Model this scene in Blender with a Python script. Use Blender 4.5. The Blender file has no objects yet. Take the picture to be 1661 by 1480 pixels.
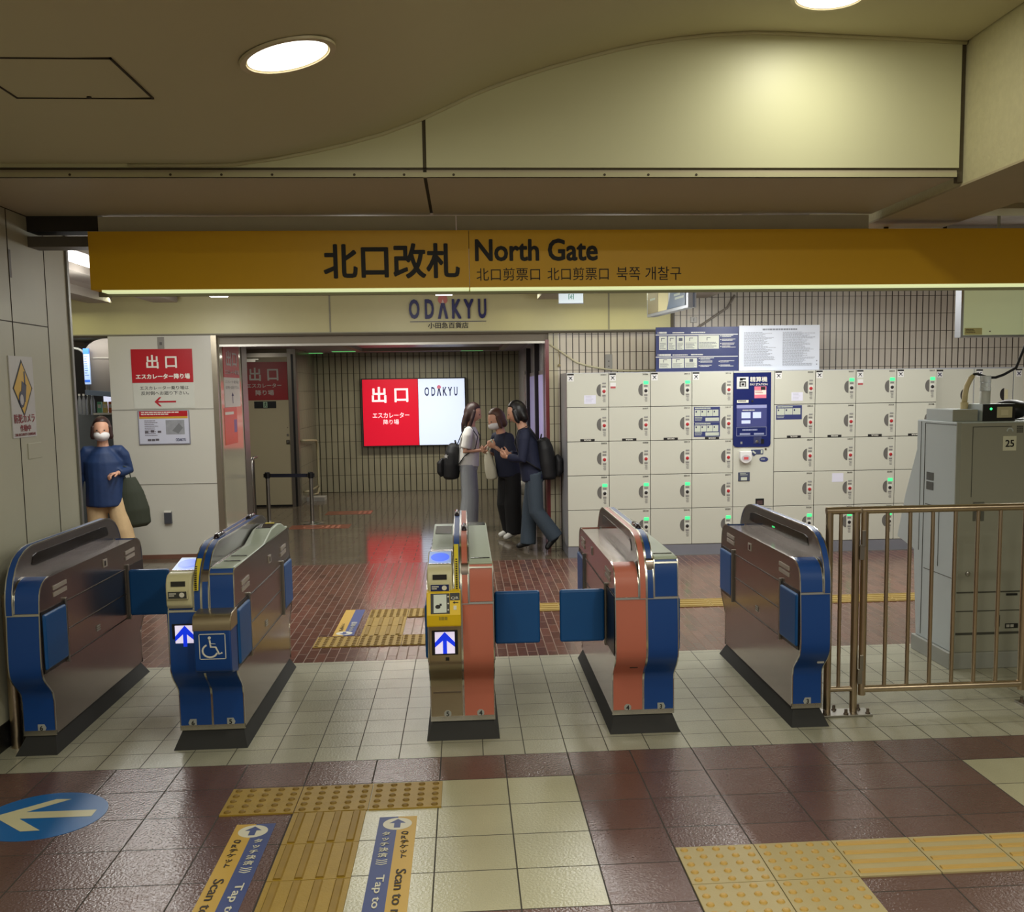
import bpy, bmesh, math, random
from mathutils import Vector, Matrix

scene = bpy.context.scene
COL = scene.collection
random.seed(7)

# ------------------------------------------------------------------ camera
cam_data = bpy.data.cameras.new('camera')
cam = bpy.data.objects.new('camera', cam_data)
COL.objects.link(cam)
scene.camera = cam
YAW, PITCH, ROLL = -0.0697, -0.1082, -0.0141
_f = Vector((-math.sin(YAW) * math.cos(PITCH), math.cos(YAW) * math.cos(PITCH), math.sin(PITCH)))
_r0 = Vector((math.cos(YAW), math.sin(YAW), 0))
_u0 = _r0.cross(_f)
_r = math.cos(ROLL) * _r0 + math.sin(ROLL) * _u0
_u = -math.sin(ROLL) * _r0 + math.cos(ROLL) * _u0
_m = Matrix((_r, _u, -_f)).transposed().to_4x4()
_m.translation = Vector((0.5419, -4.8463, 1.7327))
cam.matrix_world = _m
cam_data.sensor_fit = 'HORIZONTAL'
cam_data.sensor_width = 36.0
cam_data.lens = 1703.633 * 36.0 / 1661.0
cam_data.shift_x = -(873.5229 - 830.5) / 1661.0
cam_data.shift_y = (815.7849 - 740.0) / 1661.0
cam_data.clip_start = 0.05
cam_data.clip_end = 100

# ------------------------------------------------------------------ world, exposure, large lights
scene.view_settings.view_transform = 'Standard'
scene.view_settings.look = 'None'
scene.view_settings.gamma = 1.0
scene.view_settings.use_curve_mapping = False
scene.view_settings.exposure = -0.25
world = bpy.data.worlds.new('station_ambient')
scene.world = world
world.use_nodes = True
_bg = world.node_tree.nodes['Background']
_bg.inputs[0].default_value = (1.0, 0.96, 0.86, 1)
_bg.inputs[1].default_value = 0.30


def area_light(name, loc, rot, sx, sy, power, col=(1, .96, .86), spread=180):
    l = bpy.data.lights.new(name, 'AREA')
    l.shape = 'RECTANGLE'
    l.size, l.size_y = sx, sy
    l.energy = power
    l.color = col
    l.spread = math.radians(spread)
    o = bpy.data.objects.new(name, l)
    o.location = loc
    o.rotation_euler = rot
    COL.objects.link(o)
    return o


def spot_light(name, loc, power, size=150, col=(1, .965, .80), radius=.10, blend=.6, rot=(0, 0, 0)):
    l = bpy.data.lights.new(name, 'SPOT')
    l.energy = power
    l.color = col
    l.spot_size = math.radians(size)
    l.spot_blend = blend
    l.shadow_soft_size = radius
    o = bpy.data.objects.new(name, l)
    o.location = loc
    o.rotation_euler = rot
    COL.objects.link(o)
    return o


# downlights of the hall on the near side of the gates (two seen, the rest of the rows behind the camera)
def disc_light(name, loc, power, tilt=0.0, d=.25, col=(1, .97, .80)):
    l = bpy.data.lights.new(name, 'AREA')
    l.shape = 'DISK'
    l.size = d
    l.energy = power
    l.color = col
    o = bpy.data.objects.new(name, l)
    o.location = loc
    o.rotation_euler = (0, tilt, 0)
    COL.objects.link(o)
    return o


for _x, _y, _z, _p in [(.0, -1.27, 2.798, 12), (2.07, -.46, 3.288, 7.5), (-.03, -3.2, 2.72, 26), (2.07, -2.9, 3.27, 38),
                       (-.03, -5.4, 2.72, 40), (2.07, -5.4, 3.27, 46), (4.6, -3.0, 2.6, 36)]:
    disc_light('downlight_lamp', (_x, _y, _z), _p, -.21 if _z == 2.798 else 0)
# fluorescent troughs of the hall on the far side of the gates
for _x, _y, _p in [(-2.2, 4.2, 44), (-.2, 3.8, 30), (1.7, 3.8, 38), (3.4, 4.2, 46), (5.2, 3.8, 42)]:
    area_light('fluorescent_lamp', (_x, _y, 2.60), (0, 0, 0), .16, 2.2, _p, (.98, .98, .94))
    for _d in (-.8, .8):  # points added below the troughs to wash the tiled wall and ceiling
        _pl = bpy.data.lights.new('wall_wash_point', 'POINT')
        _pl.energy = 10
        _pl.shadow_soft_size = .12
        _pl.color = (.98, .98, .93)
        _po = bpy.data.objects.new('wall_wash_point', _pl)
        _po.location = (_x, _y + _d, 2.45)
        COL.objects.link(_po)
# lamps that wash the store front fascia from above
area_light('fascia_lamp', (1.85, 6.14, 2.69), (math.radians(-22), 0, 0), 1.7, .05, 5, (1, .97, .62))
area_light('fascia_lamp', (-3.3, 6.14, 2.69), (math.radians(-22), 0, 0), .9, .05, 3.5, (1, .97, .62))
# passage lamps, then fills added for the recess and the kiosk
area_light('passage_lamp', (-.1, 7.9, 2.30), (0, 0, 0), 1.6, .3, 42, (1, .97, .88))
area_light('passage_lamp', (-.3, 12.0, 2.30), (0, 0, 0), 1.6, .3, 34, (1, .95, .78))
area_light('recess_fill', (-2.75, 9.6, 2.33), (0, math.radians(-15), 0), .3, 1.2, 13, (1, .95, .80))  # unseen fill added to brighten the recess and its door
area_light('kiosk_fill', (-3.55, 7.05, 2.33), (math.radians(35), 0, 0), .6, .2, 5)  # unseen fill added in front of the kiosk to brighten its dark panel

# ------------------------------------------------------------------ materials
_MC = {}


def lin(c):
    return tuple((v / 255 / 12.92 if v / 255 <= .04045 else ((v / 255 + .055) / 1.055) ** 2.4) for v in c)


def M(name, col, rough=.5, metal=0.0, var=.06, vs=9.0, bump=0.0, bs=120.0, emit=0.0, spec=.5, coat=0.0, trans=0.0):
    """principled material, colour given as sRGB 0-255, with noise variation and optional bump"""
    if name in _MC:
        return _MC[name]
    m = bpy.data.materials.new(name)
    m.use_nodes = True
    nt = m.node_tree
    p = nt.nodes['Principled BSDF']
    tc = nt.nodes.new('ShaderNodeTexCoord')
    nz = nt.nodes.new('ShaderNodeTexNoise')
    nz.inputs['Scale'].default_value = vs
    nz.inputs['Detail'].default_value = 4
    nt.links.new(tc.outputs['Object'], nz.inputs['Vector'])
    mx = nt.nodes.new('ShaderNodeMix')
    mx.data_type = 'RGBA'
    c = lin(col)
    mx.inputs[6].default_value = (*[max(0, v * (1 - var)) for v in c], 1)
    mx.inputs[7].default_value = (*[min(1, v * (1 + var)) for v in c], 1)
    nt.links.new(nz.outputs['Fac'], mx.inputs[0])
    nt.links.new(mx.outputs[2], p.inputs['Base Color'])
    p.inputs['Roughness'].default_value = rough
    p.inputs['Metallic'].default_value = metal
    p.inputs['Specular IOR Level'].default_value = spec
    p.inputs['Coat Weight'].default_value = coat
    p.inputs['Transmission Weight'].default_value = trans
    if emit:
        nt.links.new(mx.outputs[2], p.inputs['Emission Color'])
        p.inputs['Emission Strength'].default_value = emit
    if bump:
        n2 = nt.nodes.new('ShaderNodeTexNoise')
        n2.inputs['Scale'].default_value = bs
        n2.inputs['Detail'].default_value = 2
        nt.links.new(tc.outputs['Object'], n2.inputs['Vector'])
        b = nt.nodes.new('ShaderNodeBump')
        b.inputs['Strength'].default_value = bump
        b.inputs['Distance'].default_value = .004
        nt.links.new(n2.outputs['Fac'], b.inputs['Height'])
        nt.links.new(b.outputs['Normal'], p.inputs['Normal'])
    _MC[name] = m
    return m


def tile_mat(name, w, h, ox, oy, c1, c2, cm, mortar=.004, rough=.3, axes='xy', offset=0.0, bump=0.0, bs=80, spec=.5,
             speck=0.0, speck_scale=260, joint_bump=.4):
    """brick/tile pattern laid out in real object coordinates (metres)"""
    m = bpy.data.materials.new(name)
    m.use_nodes = True
    nt = m.node_tree
    p = nt.nodes['Principled BSDF']
    tc = nt.nodes.new('ShaderNodeTexCoord')
    sp = nt.nodes.new('ShaderNodeSeparateXYZ')
    cb = nt.nodes.new('ShaderNodeCombineXYZ')
    nt.links.new(tc.outputs['Object'], sp.inputs[0])
    for k, a in enumerate(axes):
        ad = nt.nodes.new('ShaderNodeMath')
        ad.operation = 'SUBTRACT'
        nt.links.new(sp.outputs['xyz'.index(a)], ad.inputs[0])
        ad.inputs[1].default_value = (ox, oy)[k] - 60 * (w, h)[k]
        nt.links.new(ad.outputs[0], cb.inputs[k])
    bt = nt.nodes.new('ShaderNodeTexBrick')
    bt.offset = offset
    bt.offset_frequency = 2
    bt.squash = 1
    bt.inputs['Scale'].default_value = 1
    bt.inputs['Brick Width'].default_value = w
    bt.inputs['Row Height'].default_value = h
    bt.inputs['Mortar Size'].default_value = mortar / 2
    bt.inputs['Mortar Smooth'].default_value = .1
    bt.inputs['Bias'].default_value = 0
    bt.inputs['Color1'].default_value = (*lin(c1), 1)
    bt.inputs['Color2'].default_value = (*lin(c2), 1)
    bt.inputs['Mortar'].default_value = (*lin(cm), 1)
    nt.links.new(cb.outputs[0], bt.inputs['Vector'])
    src = bt.outputs['Color']
    if speck:
        nz = nt.nodes.new('ShaderNodeTexNoise')
        nz.inputs['Scale'].default_value = speck_scale
        nz.inputs['Detail'].default_value = 1
        nt.links.new(tc.outputs['Object'], nz.inputs['Vector'])
        rp = nt.nodes.new('ShaderNodeMapRange')
        rp.inputs[1].default_value, rp.inputs[2].default_value = .35, .65
        rp.inputs[3].default_value, rp.inputs[4].default_value = 1 - speck, 1 + speck
        nt.links.new(nz.outputs['Fac'], rp.inputs[0])
        mu = nt.nodes.new('ShaderNodeMix')
        mu.data_type = 'RGBA'
        mu.blend_type = 'MULTIPLY'
        mu.inputs[0].default_value = 1
        nt.links.new(src, mu.inputs[6])
        nt.links.new(rp.outputs[0], mu.inputs[7])
        src = mu.outputs[2]
    # broad wear
    wn = nt.nodes.new('ShaderNodeTexNoise')
    wn.inputs['Scale'].default_value = 1.7
    wn.inputs['Detail'].default_value = 5
    nt.links.new(tc.outputs['Object'], wn.inputs['Vector'])
    wr = nt.nodes.new('ShaderNodeMapRange')
    wr.inputs[1].default_value, wr.inputs[2].default_value = .3, .7
    wr.inputs[3].default_value, wr.inputs[4].default_value = .88, 1.08
    nt.links.new(wn.outputs['Fac'], wr.inputs[0])
    m2 = nt.nodes.new('ShaderNodeMix')
    m2.data_type = 'RGBA'
    m2.blend_type = 'MULTIPLY'
    m2.inputs[0].default_value = 1
    nt.links.new(src, m2.inputs[6])
    nt.links.new(wr.outputs[0], m2.inputs[7])
    nt.links.new(m2.outputs[2], p.inputs['Base Color'])
    p.inputs['Specular IOR Level'].default_value = spec
    rr = nt.nodes.new('ShaderNodeMapRange')
    rr.inputs[3].default_value, rr.inputs[4].default_value = rough, .85
    nt.links.new(bt.outputs['Fac'], rr.inputs[0])
    nt.links.new(rr.outputs[0], p.inputs['Roughness'])
    b = nt.nodes.new('ShaderNodeBump')
    b.invert = True
    b.inputs['Strength'].default_value = joint_bump
    b.inputs['Distance'].default_value = .003
    nt.links.new(bt.outputs['Fac'], b.inputs['Height'])
    if bump:
        n2 = nt.nodes.new('ShaderNodeTexNoise')
        n2.inputs['Scale'].default_value = bs
        n2.inputs['Detail'].default_value = 1
        nt.links.new(tc.outputs['Object'], n2.inputs['Vector'])
        b2 = nt.nodes.new('ShaderNodeBump')
        b2.inputs['Strength'].default_value = bump
        b2.inputs['Distance'].default_value = .004
        nt.links.new(n2.outputs['Fac'], b2.inputs['Height'])
        nt.links.new(b.outputs['Normal'], b2.inputs['Normal'])
        nt.links.new(b2.outputs['Normal'], p.inputs['Normal'])
    else:
        nt.links.new(b.outputs['Normal'], p.inputs['Normal'])
    return m


def strip_tile_mat(name, sw, gw, sh, col, groove, rough=.35, oz=0.0, axis='x', c2=None):
    """upright strip tiles: wide dark upright grooves and fine level joints"""
    m = bpy.data.materials.new(name)
    m.use_nodes = True
    nt = m.node_tree
    p = nt.nodes['Principled BSDF']
    tc = nt.nodes.new('ShaderNodeTexCoord')
    sp = nt.nodes.new('ShaderNodeSeparateXYZ')
    nt.links.new(tc.outputs['Object'], sp.inputs[0])

    def band(out, period, width, off):
        a = nt.nodes.new('ShaderNodeMath'); a.operation = 'SUBTRACT'; a.inputs[1].default_value = off - 100 * period
        nt.links.new(out, a.inputs[0])
        d = nt.nodes.new('ShaderNodeMath'); d.operation = 'MODULO'; d.inputs[1].default_value = period
        nt.links.new(a.outputs[0], d.inputs[0])
        l = nt.nodes.new('ShaderNodeMath'); l.operation = 'LESS_THAN'; l.inputs[1].default_value = width
        nt.links.new(d.outputs[0], l.inputs[0])
        return l.outputs[0]
    g1 = band(sp.outputs['xyz'.index(axis)], sw, gw, 0)
    g2 = band(sp.outputs[2], sh, .005, oz)
    mxm = nt.nodes.new('ShaderNodeMath'); mxm.operation = 'MAXIMUM'
    nt.links.new(g1, mxm.inputs[0]); nt.links.new(g2, mxm.inputs[1])
    nz = nt.nodes.new('ShaderNodeTexNoise'); nz.inputs['Scale'].default_value = 2.2; nz.inputs['Detail'].default_value = 6
    nt.links.new(tc.outputs['Object'], nz.inputs['Vector'])
    t = nt.nodes.new('ShaderNodeMix'); t.data_type = 'RGBA'
    t.inputs[6].default_value = (*lin(col), 1)
    t.inputs[7].default_value = (*lin(c2 or tuple(v * .84 for v in col)), 1)
    nt.links.new(nz.outputs['Fac'], t.inputs[0])
    f = nt.nodes.new('ShaderNodeMix'); f.data_type = 'RGBA'
    nt.links.new(mxm.outputs[0], f.inputs[0])
    nt.links.new(t.outputs[2], f.inputs[6])
    f.inputs[7].default_value = (*lin(groove), 1)
    nt.links.new(f.outputs[2], p.inputs['Base Color'])
    p.inputs['Roughness'].default_value = rough
    b = nt.nodes.new('ShaderNodeBump'); b.invert = True
    b.inputs['Strength'].default_value = .6; b.inputs['Distance'].default_value = .006
    nt.links.new(mxm.outputs[0], b.inputs['Height'])
    nt.links.new(b.outputs['Normal'], p.inputs['Normal'])
    return m


# ------------------------------------------------------------------ mesh building
OFF = {}


class MB:
    def __init__(self):
        self.v, self.f, self.mi = [], [], []

    def add(self, vs, fs, mi=0):
        n = len(self.v)
        self.v += [tuple(p) for p in vs]
        self.f += [tuple(i + n for i in q) for q in fs]
        self.mi += [mi] * len(fs)
        return self

    def box(self, x0, x1, y0, y1, z0, z1, mi=0):
        vs = [(x, y, z) for z in (z0, z1) for y in (y0, y1) for x in (x0, x1)]
        return self.add(vs, [(0, 2, 3, 1), (4, 5, 7, 6), (0, 1, 5, 4), (2, 6, 7, 3), (0, 4, 6, 2), (1, 3, 7, 5)], mi)

    def prism(self, pts, axis, a, b, mi=0):
        def P(p, t):
            return {'x': (t, p[0], p[1]), 'y': (p[0], t, p[1]), 'z': (p[0], p[1], t)}[axis]
        n = len(pts)
        vs = [P(p, a) for p in pts] + [P(p, b) for p in pts]
        fs = [tuple(range(n)), tuple(range(2 * n - 1, n - 1, -1))]
        fs += [(i, (i + 1) % n, n + (i + 1) % n, n + i) for i in range(n)]
        return self.add(vs, fs, mi)

    def quad(self, a, b, c, d, mi=0):
        return self.add([a, b, c, d], [(0, 1, 2, 3)], mi)

    def loft(self, path, radii, n=12, side=None, caps=True, mi=0):
        """elliptical tube along a path; radii are r or (r_side, r_other)"""
        P = [Vector(p) for p in path]
        k = len(P)
        vs, fs = [], []
        S = None
        for i in range(k):
            t = (P[min(i + 1, k - 1)] - P[max(i - 1, 0)])
            t = t.normalized() if t.length > 1e-9 else Vector((0, 0, 1))
            if side is not None:
                s = Vector(side)
            elif S is None:
                s = Vector((1, 0, 0)) if abs(t.x) < .9 else Vector((0, 1, 0))
            else:
                s = S
            s = (s - t * s.dot(t))
            if s.length < 1e-6:
                s = t.orthogonal()
            s.normalize()
            S = s
            o = t.cross(s)
            r = radii[i] if isinstance(radii, (list, tuple)) else radii
            ra, rb = r if isinstance(r, (list, tuple)) else (r, r)
            for j in range(n):
                a = 2 * math.pi * j / n
                vs.append(P[i] + s * (ra * math.cos(a)) + o * (rb * math.sin(a)))
        for i in range(k - 1):
            for j in range(n):
                fs.append((i * n + j, i * n + (j + 1) % n, (i + 1) * n + (j + 1) % n, (i + 1) * n + j))
        if caps:
            fs.append(tuple(range(n - 1, -1, -1)))
            fs.append(tuple(range((k - 1) * n, k * n)))
        return self.add(vs, fs, mi)

    def cyl(self, p0, p1, r, n=16, r1=None, mi=0):
        return self.loft([p0, p1], [r, r if r1 is None else r1], n, mi=mi)

    def lathe(self, c, prof, n=20, axis=(0, 0, 1), mi=0):
        A = Vector(axis).normalized()
        s = A.orthogonal().normalized()
        o = A.cross(s)
        C = Vector(c)
        vs, fs = [], []
        for r, h in prof:
            for j in range(n):
                a = 2 * math.pi * j / n
                vs.append(C + A * h + s * (r * math.cos(a)) + o * (r * math.sin(a)))
        k = len(prof)
        for i in range(k - 1):
            for j in range(n):
                fs.append((i * n + j, i * n + (j + 1) % n, (i + 1) * n + (j + 1) % n, (i + 1) * n + j))
        fs.append(tuple(range(n - 1, -1, -1)))
        fs.append(tuple(range((k - 1) * n, k * n)))
        return self.add(vs, fs, mi)

    def ell(self, c, r, nu=14, nv=9, mi=0, fn=None):
        vs, fs = [], []
        rx, ry, rz = r if isinstance(r, (tuple, list)) else (r, r, r)
        for i in range(1, nv):
            th = math.pi * i / nv
            for j in range(nu):
                a = 2 * math.pi * j / nu
                vs.append((math.sin(th) * math.cos(a), math.sin(th) * math.sin(a), math.cos(th)))
        vs += [(0, 0, 1), (0, 0, -1)]
        if fn:
            vs = [fn(*p) for p in vs]
        vs = [(c[0] + p[0] * rx, c[1] + p[1] * ry, c[2] + p[2] * rz) for p in vs]
        for i in range(nv - 2):
            for j in range(nu):
                fs.append((i * nu + j, (i + 1) * nu + j, (i + 1) * nu + (j + 1) % nu, i * nu + (j + 1) % nu))
        t, b = len(vs) - 2, len(vs) - 1
        for j in range(nu):
            fs.append((t, j, (j + 1) % nu))
            fs.append((b, (nv - 2) * nu + (j + 1) % nu, (nv - 2) * nu + j))
        return self.add(vs, fs, mi)

    def done(self, name, mats, parent=None, bevel=0.0, smooth=False, sub=0, bseg=2):
        off = OFF.get(parent.name, Vector()) if parent else Vector()
        me = bpy.data.meshes.new(name)
        me.from_pydata([tuple(Vector(p) - off) for p in self.v], [], self.f)
        bm = bmesh.new()
        bm.from_mesh(me)
        bmesh.ops.recalc_face_normals(bm, faces=bm.faces)
        bm.to_mesh(me)
        bm.free()
        if not isinstance(mats, (list, tuple)):
            mats = [mats]
        for m in mats:
            me.materials.append(m)
        for q, i in zip(me.polygons, self.mi):
            q.material_index = i
            q.use_smooth = bool(smooth)
        o = bpy.data.objects.new(name, me)
        COL.objects.link(o)
        OFF[o.name] = off
        if parent:
            o.parent = parent
        if bevel:
            b = o.modifiers.new('bevel', 'BEVEL')
            b.width = bevel
            b.segments = bseg
            b.limit_method = 'ANGLE'
            b.angle_limit = math.radians(35)
        if sub:
            s = o.modifiers.new('sub', 'SUBSURF')
            s.levels = s.render_levels = sub
        if smooth == 'auto':
            try:
                me.set_sharp_from_angle(angle=math.radians(38))
            except Exception:
                pass
        return o


def tag(o, label, cat, group=None):
    o['label'] = label
    o['category'] = cat
    if group:
        o['group'] = group
    return o


def thing(name, label, cat, loc, group=None):
    o = bpy.data.objects.new(name, None)
    COL.objects.link(o)
    o.location = loc
    o.empty_display_size = .1
    OFF[o.name] = Vector(loc)
    return tag(o, label, cat, group)


def struct(o):
    o['kind'] = 'structure'
    return o


def BX(name, m, parent, x0, x1, y0, y1, z0, z1, bevel=0.0):
    return MB().box(x0, x1, y0, y1, z0, z1).done(name, m, parent, bevel)


_TX = {}


def text_mesh(body, bold):
    """flat letter outlines as (verts, faces, xmin, xmax) at size 1"""
    k = body
    if k not in _TX:
        cu = bpy.data.curves.new('lettering', 'FONT')
        cu.body = body
        cu.resolution_u = 3
        o = bpy.data.objects.new('lettering', cu)
        COL.objects.link(o)
        bpy.context.view_layer.update()
        dg = bpy.context.evaluated_depsgraph_get()
        me = bpy.data.meshes.new_from_object(o.evaluated_get(dg), depsgraph=dg)
        vs = [v.co.copy() for v in me.vertices]
        fs = [tuple(p.vertices) for p in me.polygons]
        bpy.data.objects.remove(o)
        bpy.data.curves.remove(cu)
        bpy.data.meshes.remove(me)
        xs = [v.x for v in vs] or [0]
        ys = [v.y for v in vs] or [0]
        _TX[k] = (vs, fs, min(xs), max(xs), min(ys), max(ys))
    return _TX[k]


def put_text(mb, body, box, R=(1, 0, 0), U=(0, 0, 1), bold=0.0, fit=True, align='c', mi=0, org=None, em=False):
    """letters filling box=(left, right, bottom, top) measured along R and U from org; bold thickens every stroke by that share of an em"""
    vs, fs, a, b, c, d = text_mesh(body, 0)
    l, r, lo, hi = box
    R, U, org = Vector(R), Vector(U), Vector(org)
    if em:                       # keep the character's own place inside its square
        sx = sy = r - l
        x0, y0, a, c = l, lo + .10 * sy, 0.0, 0.0
    else:
        sy = (hi - lo) / (d - c + 2 * bold)
        sx = (r - l) / (b - a + 2 * bold) if fit else sy
        x0 = (l if (fit or align == 'l') else (l + r) / 2 - (b - a) * sx / 2 - bold * sx) + bold * sx
        y0 = lo + bold * sy
    k = bold
    shifts = [(0, 0)] if not k else [(k, k * .7), (-k, k * .7), (k, -k * .7), (-k, -k * .7), (0, k), (0, -k), (k * 1.1, 0), (-k * 1.1, 0)]
    N = R.cross(U) * .0002
    for q, (dx, dy) in enumerate(shifts):
        mb.add([org + N * q + R * (x0 + (v.x - a + dx) * sx) + U * (y0 + (v.y - c + dy) * sy) for v in vs], fs, mi)
    return mb


def lettering(name, body, m, parent, box, org, R=(1, 0, 0), U=(0, 0, 1), bold=0.0, fit=True, align='c'):
    return put_text(MB(), body, box, R, U, bold, fit, align, 0, org).done(name, m, parent)


def greek(mb, x0, x1, z0, z1, rows, y, seed=1, h=.45, mi=0):
    """lines of print too small to read, facing -y"""
    rnd = random.Random(seed)
    st = (z1 - z0) / rows
    for i in range(rows):
        zt = z1 - i * st
        e = x0 + (x1 - x0) * rnd.uniform(.55, 1)
        x = x0
        while x < e:
            w = rnd.uniform(.03, .09) * (x1 - x0)
            mb.quad((x, y, zt - st * h), (min(x + w, e), y, zt - st * h), (min(x + w, e), y, zt), (x, y, zt), mi)
            x += w + .012 * (x1 - x0)
    return mb


# shared materials
steel = M('brushed steel', (168, 165, 158), .32, 1.0, .08, 30)
dark_steel = M('brown tinted steel', (128, 116, 106), .30, .9, .10, 5)
chrome = M('bright metal edge', (205, 203, 195), .22, 1.0)
black = M('black plastic', (18, 18, 19), .4)
rubber = M('dark grey rubber', (42, 42, 42), .75)
white_paint = M('white print', (228, 226, 214), .6)
black_ink = M('black print', (22, 20, 20), .6)
navy_ink = M('navy print', (24, 30, 80), .55)
red_paint = M('red print', (176, 22, 36), .5)
# ------------------------------------------------------------------ floor
brown_tile = tile_mat('brown floor tile', .3, .3, .1, 0, (104, 76, 68), (96, 70, 63), (54, 48, 43), .006, .27, bump=.42, bs=95, spec=.55)
cream_tile = tile_mat('cream floor tile', .3, .3, .1, 0, (184, 180, 150), (176, 172, 142), (66, 62, 54), .006, .30, bump=.25, bs=90, speck=.10)
white_tile = tile_mat('small white floor tile', .2, .2, 0, 0, (174, 172, 152), (166, 164, 144), (74, 71, 62), .005, .26, bump=.25, bs=90, speck=.10)
brick_tile = tile_mat('red brick paving', .22, .066, 1.85, .005, (116, 76, 64), (92, 62, 54), (122, 104, 90), .0065, .17, axes='yx', offset=.5, bump=.12, bs=40)
granite = tile_mat('speckled granite paving', .30, .15, 0, 5.72, (106, 95, 80), (96, 86, 72), (58, 50, 42), .006, .11, offset=.5, speck=.28, speck_scale=120)
granite_far = granite
xs = [-6, -1.75, .1, 1.0, 2.8, 8]
ys = [-10, -1.5, -.3, 0, 1.85, 5.72, 14]
fl = MB()
mats = [brown_tile, cream_tile, white_tile, brick_tile, granite]
for i in range(len(xs) - 1):
    for j in range(len(ys) - 1):
        xa, xb, ya, yb = xs[i], xs[i + 1], ys[j], ys[j + 1]
        k = 4 if ya >= 5.7 else 3 if ya >= 1.8 else 2 if ya >= 0 else 0
        if (xa, ya) == (.1, -1.5) or (xa >= 2.8 and ya == -1.5):
            k = 1
        fl.quad((xa, ya, 0), (xb, ya, 0), (xb, yb, 0), (xa, yb, 0), k)
struct(fl.done('floor', mats))

# warning and guiding tactile paving
yellow_old = M('worn yellow tactile', (158, 128, 40), .5, var=.16, vs=14, bump=.2)
yellow_new = M('pale yellow tactile', (180, 164, 118), .5, var=.06, vs=10, bump=.15)
yellow_line = M('yellow tactile line', (160, 134, 68), .5, var=.1)


def dots(mb, x0, y0, sx, sy, n, r=.015, z=.006, k=5):
    for a in range(n):
        for b in range(n):
            cx, cy = x0 + sx * (a + .5) / n, y0 + sy * (b + .5) / n
            mb.lathe((cx, cy, z), [(r, 0), (r * .82, .0045), (r * .5, .0065)], 12, mi=1)


def bars_y(mb, x0, y0, sx, sy, n, z=.006, w=.016):
    for a in range(n):
        cx = x0 + sx * (a + .5) / n
        mb.prism([(cx - w, z), (cx - w * .7, z + .006), (cx + w * .7, z + .006), (cx + w, z)], 'y', y0 + .012, y0 + sy - .012, 2)


def bars_x(mb, x0, y0, sx, sy, n, z=.006, w=.013):
    for a in range(n):
        cy = y0 + sy * (a + .5) / n
        mb.prism([(cy - w, z), (cy - w * .7, z + .006), (cy + w * .7, z + .006), (cy + w, z)], 'x', x0 + .012, x0 + sx - .012, 2)


def tactile(name, cells, m, m_top, m_bar=None):
    mb = MB()
    for kind, x, y, sx, sy, n in cells:
        g = .002
        mb.box(x + g, x + sx - g, y + g, y + sy - g, -.01, .006)
        (dots if kind == 'd' else bars_y if kind == 'y' else bars_x)(mb, x, y, sx, sy, n)
    return struct(mb.done(name, [m, m_top, m_bar or m_top]))


grimy_shaded_top = M('grimy shaded tactile relief', (126, 98, 32), .6, var=.25, vs=20)  # dots darkened for grime and for the shadow on their sides
bar_top = M('worn tactile bar', (142, 113, 36), .55, var=.18, vs=18)
gold_top = M('gold tactile relief', (192, 156, 80), .45, var=.06)
front_cells = [('d', -.50 + .305 * k, -.61, .305, .29, 5) for k in range(3)]
front_cells += [('y', -.195, -.92 - .305 * k, .30, .305, 4) for k in range(5)]
tactile('trim_1', front_cells, yellow_old, grimy_shaded_top, bar_top)
right_cells = [('d', 1.3 + .3 * a, -1.395 - .3 * b, .3, .3, 5) for a in range(2) for b in range(3)]
right_cells += [('x', 1.9 + .3 * a, -1.395, .3, .3, 4) for a in range(8)]
tactile('trim_2', right_cells, yellow_new, gold_top)
back_cells = [('d', -.52 + .3 * k, 2.23, .3, .3, 6) for k in range(4)] + [('y', -.225, 2.53, .3, .3, 4), ('y', -.225, 2.83, .3, .3, 4), ('d', -.225, 3.13, .3, .3, 6), ('d', .075, 3.13, .3, .3, 6)]
tactile('trim_3', back_cells, yellow_old, grimy_shaded_top, bar_top)
tactile('trim_4', [('x', .375 + .3 * k, 3.2, .3, .3, 4) for k in range(16)], yellow_line, yellow_line)

# ------------------------------------------------------------------ near ceiling: wavy sheet, fascia, soffit, side beam
ceil_m = M('aged cream ceiling', (198, 192, 158), .7, var=.04, vs=2)
fascia_m = M('cream fascia panel', (214, 214, 176), .45, var=.03, vs=1.5)
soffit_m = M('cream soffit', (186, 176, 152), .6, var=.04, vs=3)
trim_m = M('cream trim', (196, 192, 156), .5)
groove_m = M('dark joint', (52, 46, 36), .8)
prof = [(-7.0, 2.737), (-.9, 2.737), (-.6, 2.737), (-.45, 2.740), (-.254, 2.766), (-.1, 2.795), (.044, 2.827), (.208, 2.872), (.373, 2.932), (.48, 2.980), (.594, 3.033), (.69, 3.072),
        (.787, 3.107), (.953, 3.160), (1.119, 3.205), (1.26, 3.240), (1.397, 3.268), (1.54, 3.290), (1.677, 3.306), (1.874, 3.318), (2.03, 3.316), (2.186, 3.310), (2.53, 3.297), (2.87, 3.283)]
struct(MB().prism(prof + [(2.87, 3.5), (-7, 3.5)], 'y', -9.5, .0).done('ceiling', ceil_m, smooth='auto'))
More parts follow.
